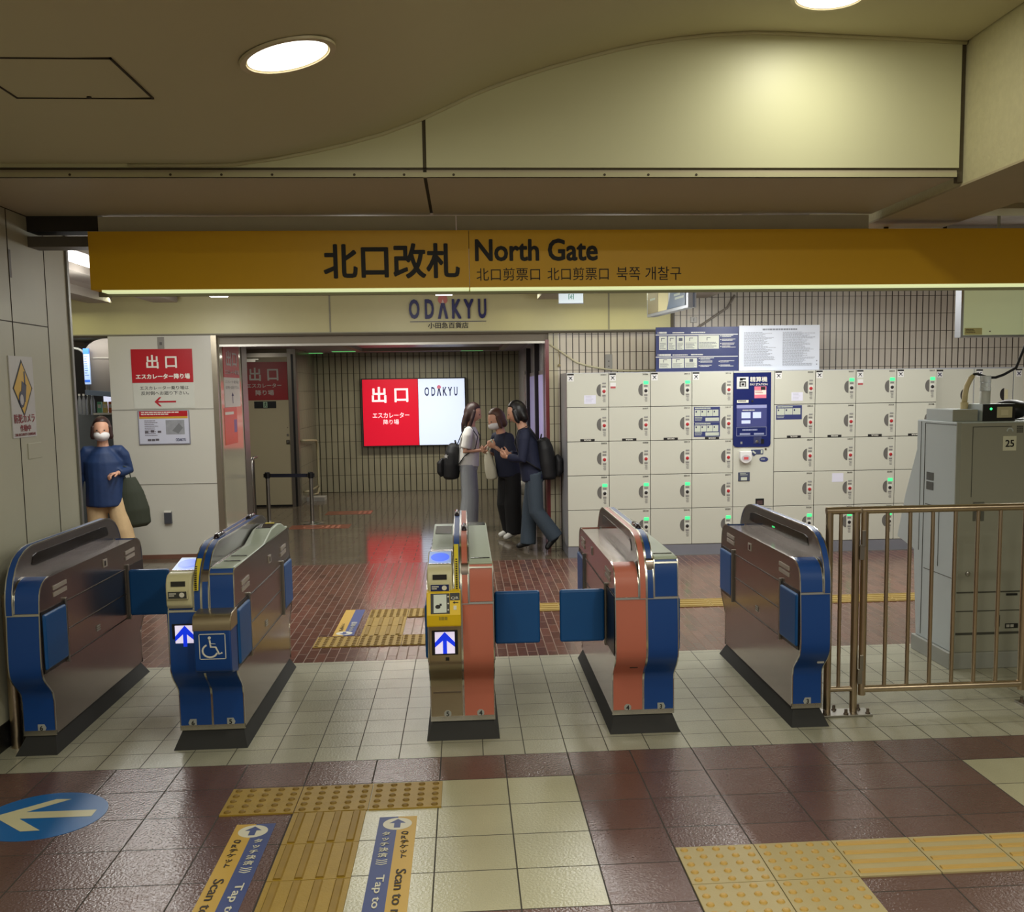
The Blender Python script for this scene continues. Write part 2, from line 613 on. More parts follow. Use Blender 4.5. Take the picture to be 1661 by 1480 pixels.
# thin bead where the ceiling meets the fascia
bead = MB()
bead.loft([(x, -.004, z - .006) for x, z in prof[1:]], .010, 6)
struct(bead.done('trim_5', trim_m, smooth=True))
SEAM = .392
for nm, xa, xb in (('wall_back_left', -7.0, SEAM - .008), ('wall_back_right', SEAM + .008, 2.852)):
    def zc(x):
        for (a, za), (b, zb) in zip(prof, prof[1:]):
            if a <= x <= b:
                return za + (zb - za) * (x - a) / (b - a)
        return prof[-1][1]
    top = [(x, z) for x, z in prof if xa < x < xb]
    pts = [(xa, 2.722), (xb, 2.722), (xb, zc(xb) + .05)] + [(x, z + .05) for x, z in reversed(top)] + [(xa, zc(xa) + .05)]
    struct(MB().prism(pts, 'y', .0, .03).done(nm, fascia_m))
t = MB().box(-7, 2.852, .012, .04, 2.698, 2.724)
t.box(SEAM - .012, SEAM + .012, .012, .04, 2.72, 3.2)
t.box(2.852, 2.876, .012, .05, 2.66, 3.4)
struct(t.done('trim_6', M('brown joint strip', (92, 84, 66), .7, var=.2, vs=30)))
t = MB().box(-7, 2.842, -.004, .02, 2.680, 2.700)
struct(t.done('trim_7', trim_m))
# screws along the lip
t = MB()
for x in [-1.15, -.72, -.5, -.28, .08, .3, .52, 1.2, 1.4, 1.62]:
    t.lathe((x, -.004, 2.690), [(.006, 0), (.004, .003)], 8, axis=(0, -1, 0))
for x in [-.95, -.5, -.1, .32, .75, 1.15, 1.55, 1.95, 2.35, 2.75]:
    t.lathe((x, .010, 2.711), [(.006, 0), (.004, .003)], 8, axis=(0, -1, 0))
struct(t.done('trim_8', M('rusty screw', (70, 60, 46), .6)))
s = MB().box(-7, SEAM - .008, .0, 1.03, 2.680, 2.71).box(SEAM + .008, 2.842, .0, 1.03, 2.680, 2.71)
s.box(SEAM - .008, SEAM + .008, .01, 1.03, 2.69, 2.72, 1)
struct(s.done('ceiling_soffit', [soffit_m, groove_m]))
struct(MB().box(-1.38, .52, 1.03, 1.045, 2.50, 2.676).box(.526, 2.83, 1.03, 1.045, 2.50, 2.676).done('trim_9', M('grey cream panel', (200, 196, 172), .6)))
# service hatch in the ceiling, an outline with a small catch
h = MB()
hp = [(-.943, -1.485), (-.493, -1.485), (-.493, -1.048), (-.943, -1.048)]
for (ax, ay), (bx, by) in zip(hp, hp[1:] + hp[:1]):
    h.box(min(ax, bx) - .003, max(ax, bx) + .003, min(ay, by) - .003, max(ay, by) + .003, 2.734, 2.745)
h.lathe((-.70, -1.065, 2.733), [(.008, 0), (.008, .006)], 10)
struct(h.done('trim_10', groove_m))
# rough concrete beam down the right side and the recessed ceiling beyond it
beam_m = M('rough cream concrete', (196, 190, 152), .75, var=.10, vs=30, bump=.8, bs=55)
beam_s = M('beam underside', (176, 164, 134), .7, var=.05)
dirty = M('sooty concrete', (150, 144, 134), .85, var=.5, vs=5, bump=.4, bs=30)
b = MB().box(2.878, 3.36, -9.5, 2.2, 2.648, 3.5, 0)
struct(b.done('wall_right_beam', [beam_m]))
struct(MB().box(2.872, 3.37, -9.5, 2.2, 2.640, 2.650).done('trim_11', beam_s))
struct(MB().box(3.36, 8, -9.5, 1.16, 2.760, 2.9).box(3.36, 8, 1.16, 1.42, 2.73, 3.0).done('ceiling_right', ceil_m))
struct(MB().box(2.2, 8, 1.42, 2.75, 2.87, 3.0).done('ceiling_upper', dirty))
w = MB().cyl((3.02, 1.25, 2.60), (3.02, 1.25, 2.66), .014).cyl((3.545, 1.62, 2.58), (3.545, 1.62, 2.88), .012).box(2.95, 3.85, 1.22, 1.28, 2.575, 2.606)
struct(w.done('trim_12', M('sooty hanger bar', (26, 24, 22), .8)))
struct(MB().box(4.5, 8, -.2, .1, 0, .4).box(7.9, 8, -9.5, 6.4, 0, 3.2).done('wall_right', M('cream wall', (190, 184, 160), .6)))

# ------------------------------------------------------------------ left wall pier
pier_m = M('cream wall panel', (186, 184, 164), .45, var=.05, vs=3)
struct(MB().box(-3.0, -1.75, -9.5, 1.56, .13, 2.735).done('wall_left', pier_m))
j = MB()
for y in (.77, 1.235):
    j.box(-1.752, -1.748, y - .003, y + .003, .13, 2.73)
j.box(-1.752, -1.748, -3, 1.235, 2.108, 2.113)
j.box(-1.752, -1.748, -9, 1.56, 2.676, 2.700)
struct(j.done('trim_13', groove_m))
struct(MB().box(-1.762, -1.738, 1.545, 1.575, .13, 2.7).done('trim_14', M('grey corner bead', (150, 150, 146), .35, .6)))
struct(MB().box(-3.0, -1.744, -9.5, 1.565, 0, .13).done('baseboard_left', black))
b = MB().box(-1.76, -1.40, 1.03, 1.18, 2.52, 2.575, 0).box(-1.76, -1.38, 1.03, 1.18, 2.60, 2.69, 1)
struct(b.done('trim_15', [M('grey sign bracket', (108, 104, 96), .5, .5), M('dark bracket', (48, 44, 38), .7)]))

# ------------------------------------------------------------------ far hall: ceiling, store front, tiled wall
far_ceil = M('grey cream ceiling far', (176, 168, 158), .6, var=.05, vs=2)
struct(MB().box(-7, 2.2, 1.045, 6.9, 2.735, 2.9).box(2.2, 8, 2.75, 6.9, 2.735, 2.9).done('ceiling_far', far_ceil))
g = MB()
for x in (-3.1, -2.45, 1.45, 3.0):          # hanging ribs between the light troughs
    g.box(x - .12, x + .12, 2.6, 6.2, 2.655, 2.74)
g.box(-7, 8, 5.95, 6.05, 2.70, 2.74)
struct(g.done('ceiling_ribs', M('grey cream rib', (166, 158, 148), .6)))
fas = M('yellow cream fascia', (206, 200, 150), .4, var=.03)
struct(MB().box(-6.0, -.835, 6.40, 6.5, 2.345, 2.735).box(-.825, 2.10, 6.40, 6.5, 2.345, 2.735).box(2.11, 2.77, 6.40, 6.5, 2.345, 2.735).done('wall_fascia', fas))
struct(MB().box(-6, 2.775, 6.398, 6.52, 2.318, 2.345).box(2.77, 2.80, 6.39, 6.47, 2.318, 2.735).done('trim_16', M('dark fascia edge', (92, 84, 66), .6)))
struct(MB().box(-6, 2.78, 6.385, 6.40, 2.338, 2.350).box(-.838, -.822, 6.395, 6.41, 2.345, 2.735).box(2.097, 2.113, 6.395, 6.41, 2.345, 2.735).done('trim_17', M('grey fascia joint', (150, 146, 124), .5)))
lintel_m = M('dull beige lintel', (136, 126, 108), .5, var=.06)
struct(MB().box(-2.01, 1.46, 6.47, 6.9, 2.235, 2.318).done('wall_lintel', lintel_m))
struct(MB().box(-2.0, 1.46, 6.46, 6.5, 2.215, 2.238).done('trim_18', M('pale shutter edge', (200, 196, 186), .35, .4)))
# white pier with the exit notices
pier2 = M('white glossy panel', (205, 203, 190), .28, var=.02, vs=2)
struct(MB().box(-3.10, -2.05, 6.38, 7.0, .04, 2.33).done('wall_pier', pier2))
j = MB()
for z in (1.572, .79):
    j.box(-3.10, -2.05, 6.377, 6.385, z - .003, z + .003)
struct(j.done('trim_19', M('panel joint', (120, 116, 104), .7)))
struct(MB().box(-3.11, -2.04, 6.37, 7.0, 0, .045).done('baseboard_pier', M('brown skirting', (120, 84, 68), .4)))
struct(MB().box(-2.06, -2.005, 6.375, 6.46, 0, 2.33).done('trim_20', M('pier corner steel', (160, 150, 132), .3, .8)))

wall_tile = strip_tile_mat('upright strip tile', .0685, .011, .19, (214, 206, 190), (74, 64, 56), .35, .02, 'x', (196, 186, 174))
struct(MB().box(1.56, 8, 6.43, 6.6, 0, 2.735).done('wall_back', wall_tile))
pass_tile = strip_tile_mat('upright passage tile', .102, .016, .29, (176, 170, 144), (50, 46, 36), .28, .0, 'x', (150, 144, 122))
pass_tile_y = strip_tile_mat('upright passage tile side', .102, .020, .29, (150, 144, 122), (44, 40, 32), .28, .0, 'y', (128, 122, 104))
struct(MB().box(-2.2, 1.7, 13.4, 13.6, 0, 2.6).done('wall_passage_end', pass_tile))
struct(MB().box(-2.2, -1.98, 11.42, 13.4, 0, 2.6).done('wall_passage_left', pass_tile_y))
struct(MB().box(1.46, 1.56, 6.43, 6.9, 0, 2.33).done('wall_return', strip_tile_mat('return tile', .0685, .011, .19, (206, 198, 168), (70, 60, 46), .35, .02, 'x')))
grey_panel = M('grey passage panel', (150, 146, 150), .25, var=.06)
struct(MB().box(1.50, 1.62, 6.9, 13.4, 0, 2.6).done('wall_passage_right', grey_panel))
struct(MB().box(1.42, 1.50, 6.62, 6.78, 0, 2.3, 0).box(1.44, 1.50, 8.4, 8.5, 0, 2.3, 0).box(1.44, 1.50, 10.1, 10.2, 0, 2.3, 0).done('trim_21', M('dark frame', (58, 54, 56), .3, .6)))
struct(MB().box(1.425, 1.462, 6.425, 6.62, .0, 2.25).done('trim_22', M('maroon panel edge', (120, 44, 48), .3)))
pc = M('passage ceiling', (150, 140, 146), .4, var=.05)
struct(MB().box(-4.2, 1.7, 6.9, 13.6, 2.38, 2.5).done('ceiling_passage', pc))
t = MB().box(-1.0, 1.15, 11.4, 11.5, 2.33, 2.38).box(-1.0, 1.15, 8.6, 8.7, 2.33, 2.38).box(-1.05, -.97, 8.6, 11.5, 2.33, 2.38).box(1.1, 1.18, 8.6, 11.5, 2.33, 2.38)
struct(t.done('trim_23', M('trough edge', (150, 140, 118), .5)))
# passage left side: polished panel, steel post, recess toward the escalator
struct(MB().box(-2.12, -2.01, 7.0, 7.52, 0, 2.38).done('wall_passage_panel', M('polished beige panel', (186, 182, 162), .12, var=.03)))
struct(MB().box(-2.02, -1.995, 6.46, 7.52, 0, 2.33).done('trim_24', M('polished beige skin', (178, 174, 154), .10, var=.02)))
struct(MB().box(-2.10, -1.985, 7.52, 7.80, 0, 2.38).done('trim_25', M('satin post', (128, 122, 116), .35, .7)))
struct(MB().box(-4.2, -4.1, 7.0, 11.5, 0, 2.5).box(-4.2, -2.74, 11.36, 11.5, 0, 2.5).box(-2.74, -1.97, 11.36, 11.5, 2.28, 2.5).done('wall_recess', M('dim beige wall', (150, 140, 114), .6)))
d = MB().box(-2.76, -2.70, 11.30, 11.36, 0, 2.30).box(-2.085, -1.96, 11.28, 11.44, 0, 2.38).box(-2.76, -2.08, 11.30, 11.36, 2.26, 2.32)
d.box(-2.03, -2.0, 11.27, 11.30, 0, 2.3, 1)
struct(d.done('trim_26', [M('satin door frame', (140, 134, 126), .3, .8), black]))
# shop space at the far left
struct(MB().box(-6.5, -3.1, 8.6, 8.7, 0, 2.6).box(-6.5, -6.4, 1.5, 8.7, 0, 2.7).done('wall_shop', M('grey brown shop wall', (104, 98, 92), .6)))
# ------------------------------------------------------------------ ticket gates
blue_p = M('blue enamel', (20, 70, 144), .38, var=.05, vs=4)
pink_p = M('salmon enamel', (196, 112, 92), .45, var=.05, vs=4)
flap_m = M('blue padded flap', (14, 84, 150), .45, var=.06)
side_m = M('brown stainless side', (142, 130, 122), .20, .88, var=.10, vs=3)
fin_m = M('grey stainless fin', (128, 124, 124), .25, .8, var=.08, vs=4)
plate_m = M('plain stainless front', (172, 158, 132), .32, .85, var=.08, vs=5)
tray_m = M('pale green grey plastic', (178, 190, 172), .40, var=.03)
cream_pl = M('cream plastic', (212, 206, 166), .40, var=.03)
grey_pl = M('light grey plastic', (176, 174, 166), .45)
dgrey = M('dark grey glass', (48, 48, 48), .15)
slot_m = M('dark slot window', (12, 10, 12), .12)
tag_m = M('grey number tag', (170, 172, 168), .5)
yel = M('bright yellow plastic', (238, 200, 24), .45, var=.04)
pale_bar = M('pale inset bar', (170, 160, 150), .4)
label_y = M('yellow caution label', (232, 212, 60), .5, var=.03)
glow_blue = M('blue reader glow', (70, 110, 255), .3, emit=.9, var=.12, vs=20)
glow_white = M('pale reader window', (150, 176, 230), .3, emit=.55, var=.08)
led_white = M('led white', (226, 216, 240), .4, emit=.85, var=.10, vs=150)
led_blue = M('led blue', (10, 50, 225), .4, emit=.9, var=.06)
YC = .995
LOW = [(.305, .085), (.305, .25), (.297, .29), (.275, .315), (.25, .338), (.222, .362), (.20, .388), (.186, .415), (.182, .45), (.182, .50), (.188, .60), (.196, .698)]
UP_PLAIN = [(.197, .706), (.203, .76), (.210, .79), (.224, .815), (.25, .836), (.285, .849), (.33, .855)]
UP_TRAY = [(.197, .706), (.203, .80), (.206, .868), (.214, .884), (.232, .892)]
TOP_PLAIN = [(.40, .857)]
FIN = [(.19, .700), (.192, .76), (.202, .815), (.222, .865), (.255, .912), (.30, .950), (.36, .976), (.41, .988), (.46, .994)]


def back(pts):
    return [(2 * YC - y, z) for y, z in reversed(pts)]


def strip(pts, d):
    """closed band of thickness d laid along the outside of an open outline"""
    V = [Vector(p) for p in pts]
    out = []
    for i, p in enumerate(V):
        t = (V[min(i + 1, len(V) - 1)] - V[max(i - 1, 0)]).normalized()
        out.append(p + Vector((-t.y, t.x)) * d)
    return [tuple(p) for p in V] + [tuple(p) for p in reversed(out)]


def number_tag(root, x, num, tip, y=.2985):
    """little grey number plate low on the front; tip = -1, 0, 1 for a point on the left, none (round) or right"""
    zc = .117
    if tip:
        pts = [(x - .017, zc - .019), (x + .014, zc - .019), (x + .023, zc), (x + .014, zc + .019), (x - .017, zc + .019)]
        if tip < 0:
            pts = [(2 * x - a, b) for a, b in pts]
    else:
        pts = [(x + .019 * math.cos(a * math.pi / 4 + .39), zc + .019 * math.sin(a * math.pi / 4 + .39)) for a in range(8)]
    o = MB().prism(pts, 'y', y - .0016, y + .004).done('number_plate', tag_m, root)
    lettering('number', num, black_ink, o, (x - .007, x + .007, zc - .012, zc + .012), (0, y - .0022, 0), bold=.02, fit=False)


def flap(root, xs, s, y_hinge, is_open, dirn):
    """padded flap on the side at x=xs, outward sign s; dirn = +1 when the flap lies behind the hinge at rest"""
    z0, z1, L = .425, .695, .29
    pk = MB().box(min(xs, xs + s * .003), max(xs, xs + s * .003), *sorted((y_hinge, y_hinge + dirn * (L + .01))), z0 - .015, z1 + .015)
    pk.done('flap_pocket', black, root)
    if is_open:
        xa, xb = sorted((xs + s * .012, xs + s * .245))
        o = MB().box(xa, xb, y_hinge - .022, y_hinge + .014, z0 - .005, z1).done('flap', flap_m, root, .012, bseg=3)
    else:
        ya, yb = sorted((y_hinge + dirn * .012, y_hinge + dirn * L))
        xa, xb = sorted((xs - s * .02, xs + s * .014))
        o = MB().box(xa, xb, ya, yb, z0, z1).done('flap', flap_m, root, .012, bseg=3)
    MB().box(*sorted((xs - s * .004, xs + s * .012)), y_hinge - .008, y_hinge + .008, z0 - .03, z1 + .03).done('hinge_bar', steel, root, .003)


def half(root, xa, xb, outer, colour, kind, fin_at, side_on, front_m=None, top_prof=None):
    """one half cabinet between xa and xb. outer: -1/+1 where its lane side is. fin_at: side where the fin stands"""
    lower_m = front_m or colour
    up = UP_TRAY if kind == 'tray' else UP_PLAIN
    topz = [] if kind == 'tray' else TOP_PLAIN
    body = LOW + up + topz + (top_prof or []) + back(topz) + back(up) + back(LOW)
    MB().prism(body, 'x', xa + .002, xb - .002).done('housing', side_m, root, smooth='auto')
    ins = .005
    fa, fb = (xa, xa + .037) if fin_at < 0 else (xb - .037, xb)
    sa, sb = (fb, xb) if fin_at < 0 else (xa, fa)         # shoulder part beside the fin
    lo = LOW[:]
    for nm, f in (('front_cover', lambda p: p), ('rear_cover', back)):
        p = f(lo)
        MB().prism(strip(p, .006), 'x', xa + ins, xb - ins).done(nm, lower_m if f is not back else colour, root, smooth='auto')
        e = MB()
        e.prism(strip(p, .008), 'x', xa, xa + ins).prism(strip(p, .008), 'x', xb - ins, xb)
        q = f([(.305, .080), (.305, .105)])
        e.prism(strip(q, .009), 'x', xa, xb)
        q = f([(.195, .694), (.1965, .704)])
        e.prism(strip(q, .0085), 'x', xa, xb)
        u = f(up)
        e.prism(strip(u, .008), 'x', sa, sa + ins).prism(strip(u, .008), 'x', sb - ins, sb)
        if kind == 'tray':
            q = f([(.204, .868), (.2065, .876)])
            e.prism(strip(q, .008), 'x', sa, sb)
        e.done('edge_trim', chrome, root, smooth='auto')
        if kind != 'none':
            MB().prism(strip(u, .006), 'x', sa + ins, sb - ins).done('shoulder_cover', colour, root, smooth='auto')
    # fin with its coloured rim
    fin = FIN + back(FIN)
    f = MB().prism(fin, 'x', fa + .002, fb - .002).done('guide_fin', fin_m, root, smooth='auto')
    MB().prism(strip(fin, .006), 'x', fa + .005, fb - .005).done('rim', colour, f, smooth='auto')
    e = MB().prism(strip(fin, .0075), 'x', fa, fa + .005).prism(strip(fin, .0075), 'x', fb - .005, fb)
    e.done('rim_trim', chrome, f, smooth='auto')
    if outer < 0:
        xs_, xo = fa + .002, fa - .001
    else:
        xs_, xo = fb - .002, fb + .001
    if kind == 'plain':
        sl = MB().prism([(.43, .905), (.455, .945), (.50, .955), (1.49, .955), (1.535, .945), (1.56, .905), (1.53, .897), (.46, .897)], 'x', xs_, xo)
        sl.done('display_slot', slot_m, f)
    return fa, fb, sa, sb


def lane_side(root, x, s, front_open, rear_open, front_on=True):
    """fittings on a lane side"""
    flap(root, x, s, .50, front_open, -1)
    flap(root, x, s, 1.49, rear_open, 1)
    xa, xb = sorted((x - s * .003, x + s * .0025))
    for y0 in (.37, 1.475):
        for z0 in (.752, .785):
            MB().prism([(y0, z0), (y0 + .17, z0 + .004), (y0 + .17, z0 + .024), (y0, z0 + .020)], 'x', xa, xb).done('lamp_bar', pale_bar, root)
    g = MB()
    g.box(xa, xb - 0, .52, 1.46, .699, .703).box(xa, xb, .515, .519, .43, .70).box(xa, xb, .30, 1.69, .408, .411).box(xa, xb, .52, 1.46, .555, .558)
    g.done('panel_joint', M('thin joint', (70, 64, 60), .5, .5), root)
    b = MB().box(xa, x + s * .003 if s > 0 else xb, 1.09, 1.15, .775, .818)
    b.box(*sorted((x, x + s * .004)), 1.10, 1.125, .782, .810, 1)
    b.done('sensor_window', [pale_bar, slot_m], root)
    m = MB()
    for a in range(4):
        for c in range(3):
            m.box(*sorted((x, x + s * .0035)), .93 + .014 * a, .938 + .014 * a, .45 + .012 * c, .456 + .012 * c)
    m.done('speaker_grille', grey_pl, root)


def plinth(root, xa, xb):
    lo = [(xa - .02, .235), (xb + .02, .235), (xb + .02, 1.755), (xa - .02, 1.755)]
    hi = [(xa + .012, .315), (xb - .012, .315), (xb - .012, 1.675), (xa + .012, 1.675)]
    vs = [(x, y, 0) for x, y in lo] + [(x, y, .087) for x, y in hi]
    fs = [(3, 2, 1, 0), (4, 5, 6, 7)] + [(i, (i + 1) % 4, 4 + (i + 1) % 4, 4 + i) for i in range(4)]
    MB().add(vs, fs).done('plinth', rubber, root)


def arrow_display(root, x0, x1, z0, z1, y):
    d = MB().box(x0, x1, y - .004, y + .02, z0, z1).done('arrow_display', black, root, .002)
    w = (x1 - x0)
    a, b, c, e = x0 + .12 * w, x1 - .12 * w, z0 + .06 * (z1 - z0), z1 - .06 * (z1 - z0)
    MB().box(a, b, y - .0052, y - .003, c, e).done('led_field', led_white, d)
    cx, h, W = (a + b) / 2, e - c, b - a
    up = MB().prism([(cx - .10 * W, c), (cx + .10 * W, c), (cx + .10 * W, c + .60 * h), (b, c + .30 * h), (b, c + .52 * h), (cx, e), (a, c + .52 * h), (a, c + .30 * h), (cx - .10 * W, c + .60 * h)], 'y', y - .0062, y - .005)
    up.done('arrow', led_blue, d)


def ic_reader(root, x0, x1, label_m):
    p = [(.178, .716), (.160, .735), (.157, .80), (.160, .835), (.172, .862), (.195, .878), (.235, .884), (.25, .884), (.46, .918), (.50, .905), (.50, .85), (.25, .82), (.20, .716)]
    r = MB().prism(p, 'x', x0, x1).done('card_reader', cream_pl, root, .006, smooth='auto')
    w = x1 - x0
    MB().box(x0 + .22 * w, x1 - .22 * w, .1555, .162, .826, .850).done('fare_display', dgrey, r)
    MB().prism([(.157, .764), (.139, .767), (.137, .806), (.157, .811)], 'x', x0 + .08 * w, x1 - .10 * w).done('reader_lip', cream_pl, r, .003)
    lb = MB().box(x0 + .14 * w, x1 - .14 * w, .1360, .140, .772, .805).done('touch_label', label_m, r)
    cxl = x1 - .32 * w
    MB().prism([(cxl + .012 * math.cos(a * .524), .789 + .012 * math.sin(a * .524)) for a in range(12)], 'y', .1352, .1362).done('touch_mark', white_paint, lb)
    greek_ = greek(MB(), x0 + .18 * w, cxl - .02, .779, .798, 2, .1354, 5, .55)
    greek_.done('touch_print', white_paint, lb)
    # slanted touch pad with the glowing disc
    def Pz(y):
        return .884 + (y - .25) * .162
    MB().add([(x0 + .006, .262, Pz(.262) + .002), (x1 - .006, .262, Pz(.262) + .002), (x1 - .006, .448, Pz(.448) + .002), (x0 + .006, .448, Pz(.448) + .002)], [(0, 1, 2, 3)]).done('touch_pad', glow_white, r)
    cx, cy = (x0 + x1) / 2, .355
    ring = [(cx + .046 * math.cos(a * math.pi / 12), cy + .066 * math.sin(a * math.pi / 12)) for a in range(24)]
    MB().add([(x, y, Pz(y) + .0035) for x, y in ring], [tuple(range(24))]).done('touch_ring', glow_blue, r)
    MB().box(x0 + .004, x1 - .004, .247, .262, Pz(.255), Pz(.255) + .004).done('pad_edge', chrome, r)


def top_tray(root, x0, x1, back_reader=True, full=True):
    """plastic ticket tray on top with its slots"""
    if full:
        p = [(.205, .893), (.215, .900), (.30, .905), (1.05, .907), (1.45, .918), (1.62, .910), (1.77, .894), (1.78, .885), (.21, .885)]
        t = MB().prism(p, 'x', x0, x1).done('ticket_tray', tray_m, root, .004, smooth='auto')
        MB().box(x0 + .01, x1 - .01, .285, .300, .904, .9075).done('ticket_slot', slot_m, t)
        MB().box(x0 + .008, x1 - .008, 1.46, 1.60, .9125, .9195).done('card_window', dgrey, t)
        MB().box(x0 + .03, x1 - .03, 1.62, 1.645, .908, .9125).done('caution_strip', label_y, t)
    else:
        p = [(.92, .857), (1.0, .862), (1.05, .872), (1.10, .886), (1.48, .915), (1.60, .912), (1.76, .885), (1.77, .857)]
        t = MB().prism(p, 'x', x0, x1).done('ticket_tray', tray_m, root, .004, smooth='auto')
        MB().prism([(1.25, .898), (1.46, .9145), (1.46, .9165), (1.25, .900)], 'x', x0 + .012, x1 - .012).done('card_window', dgrey, t)
        MB().box(x0 + .012, x1 - .012, .70, .88, .856, .862).done('ticket_slot', dgrey, t)
        MB().box(x0 + .02, x1 - .02, .60, .63, .856, .861).done('caution_strip', label_y, t)


def fin_bolts(root, fa, fb, ys):
    for y in ys:
        z = .994
        MB().loft([(.5 * (fa + fb), y - .09, z + .004), (.5 * (fa + fb), y - .06, z + .014), (.5 * (fa + fb), y + .06, z + .014), (.5 * (fa + fb), y + .09, z + .004)], [.012, .015, .015, .012], 10).done('indicator_lamp', M('smoky lamp cover', (38, 26, 36), .15), root, smooth=True)


def gate(name, label, x0, x1):
    return thing(name, label, 'ticket gate', ((x0 + x1) / 2, YC, 0), 'station ticket gates')


# A: single cabinet against the left pier
A = gate('ticket_gate', 'narrow blue ticket gate cabinet beside the left wall, its far flap open', -1.634, -1.478)
fa, fb, sa, sb = half(A, -1.634, -1.478, 1, blue_p, 'plain', -1, True)
lane_side(A, -1.478, 1, False, True)
plinth(A, -1.634, -1.478)
number_tag(A, -1.548, '6', 1)

# B: wide lane gate with the wheelchair sign
B = gate('ticket_gate', 'blue ticket gate with a white wheelchair sign', -.885, -.570)
half(B, -.885, -.726, -1, blue_p, 'plain', 1, True)
TOPB = [(.33, .876), (.68, .866), (.90, .856), (1.0, .852), (1.10, .872), (1.22, .903), (1.40, .915), (1.50, .91), (1.62, .876), (1.66, .87)]
half(B, -.726, -.570, 1, blue_p, 'tray', -1, True)
lane_side(B, -.570, 1, False, False)
lane_side(B, -.885, -1, False, False)
plinth(B, -.885, -.570)
number_tag(B, -.822, '6', -1)
number_tag(B, -.640, '5', 1)
arrow_display(B, -.868, -.748, .518, .640, .184)
ic_reader(B, -.882, -.764, M('dark touch label', (60, 62, 58), .4))
top_tray(B, -.880, -.766, full=False)
# sculpted tray of the right half: low middle, raised far end
t = MB().prism([(.22, .885), (.23, .902), (.33, .902), (.40, .896), (.90, .896), (1.0, .898), (1.12, .925), (1.24, .950), (1.45, .956), (1.56, .944), (1.70, .905), (1.77, .90), (1.775, .885)], 'x', -.684, -.574).done('ticket_tray', tray_m, B, .006, smooth='auto')
MB().box(-.670, -.590, .60, .622, .8965, .8985).done('ticket_slot', slot_m, t)
MB().box(-.670, -.590, .44, .455, .896, .8985).done('ticket_slot', slot_m, t)
MB().prism([(1.28, .951), (1.44, .9560), (1.44, .9585), (1.28, .9535)], 'x', -.672, -.588).done('card_window', dgrey, t)
MB().box(-.655, -.605, 1.47, 1.50, .952, .957).done('caution_strip', label_y, t)
fin_bolts(B, -.763, -.689, (.62, 1.42))
lab = MB().prism(strip([(.180, .800), (.188, .83), (.205, .865), (.238, .905), (.275, .937)], .004), 'x', -.757, -.735).done('caution_label', label_y, B)
lt = MB()
for i in range(12):
    z = .805 + i * .0095
    y = .1735 + max(0, (z - .83)) ** 1.5 * 1.1
    lt.box(-.751, -.741, y - .0012, y + .006, z, z + .005)
lt.done('caution_print', black_ink, lab)
# protruding box with the wheelchair sign
bx = MB().prism([(.195, .40), (.150, .41), (.095, .42), (.062, .435), (.052, .455), (.052, .655), (.20, .655)], 'x', -.737, -.566).done('access_box', blue_p, B, .006, smooth='auto')
MB().prism([(.0515, .630), (.0515, .660), (.056, .684), (.072, .70), (.10, .707), (.20, .712), (.20, .63)], 'x', -.740, -.563).done('box_top', plate_m, bx, .003, smooth='auto')
sg = MB()
sx0, sx1, sz0, sz1, sy = -.712, -.590, .496, .618, .0500
w_ = .0035
sg.box(sx0, sx1, sy, .054, sz0, sz0 + w_).box(sx0, sx1, sy, .054, sz1 - w_, sz1).box(sx0, sx0 + w_, sy, .054, sz0, sz1).box(sx1 - w_, sx1, sy, .054, sz0, sz1)
def WP(u, v):
    return (sx0 + u * (sx1 - sx0), sy + .001, sz0 + v * (sz1 - sz0))
sg.lathe(WP(.40, .84), [(.0072, 0), (.0072, .003)], 14, axis=(0, -1, 0))
for pl in ([WP(.40, .76), WP(.43, .48), WP(.62, .47), WP(.74, .20), WP(.86, .25)], [WP(.41, .62), WP(.62, .60)], [WP(.30 + .28 * math.cos(a) + .10, .33 + .25 * math.sin(a)) for a in [math.radians(d) for d in range(115, 341, 15)]]):
    sg.loft(pl, [(.0042, .0012)] * len(pl), 6, side=None)
sg.done('wheelchair_sign', white_paint, bx)

# C: double gate with the yellow QR reader
Cg = gate('ticket_gate', 'salmon pink and steel ticket gate carrying the yellow QR reader, middle of the row', .345, .668)
half(Cg, .345, .511, -1, blue_p, 'plain', 1, True, front_m=plate_m)
half(Cg, .511, .668, 1, pink_p, 'tray', -1, True)
lane_side(Cg, .668, 1, True, False)
lane_side(Cg, .345, -1, False, False)
plinth(Cg, .345, .668)
number_tag(Cg, .430, '5', 0)
number_tag(Cg, .595, '4', 0)
fr = MB().prism([(.19, .405), (.176, .41), (.170, .425), (.170, .60), (.19, .60)], 'x', .350, .506).done('display_panel', plate_m, Cg, .003, smooth='auto')
arrow_display(Cg, .364, .490, .452, .574, .171)
MB().box(.429, .447, .167, .172, .424, .440).done('sensor_eye', black, Cg)
MB().box(.36, .50, .292, .302, .225, .232).done('front_rib', dark_steel, Cg)
ic_reader(Cg, .349, .470, M('blue touch label', (20, 34, 84), .4, emit=.12))
MB().box(.372, .452, .1335, .141, .763, .771).done('reader_glow', M('blue light bar', (40, 110, 255), .3, emit=1.2), Cg)
top_tray(Cg, .350, .469, full=False)
top_tray(Cg, .551, .664)
q = MB().prism([(.18, .606), (.075, .612), (.068, .618), (.062, .672), (.110, .772), (.18, .776)], 'x', .346, .508).done('qr_reader', yel, Cg, .005)
def QP(x, t, d=.0):            # on the slanted face, t from 0 (bottom) to 1 (top)
    n = Vector((0, -.100, .048)).normalized() * d
    return (x, .062 + .048 * t + n.y, .672 + .100 * t + n.z)
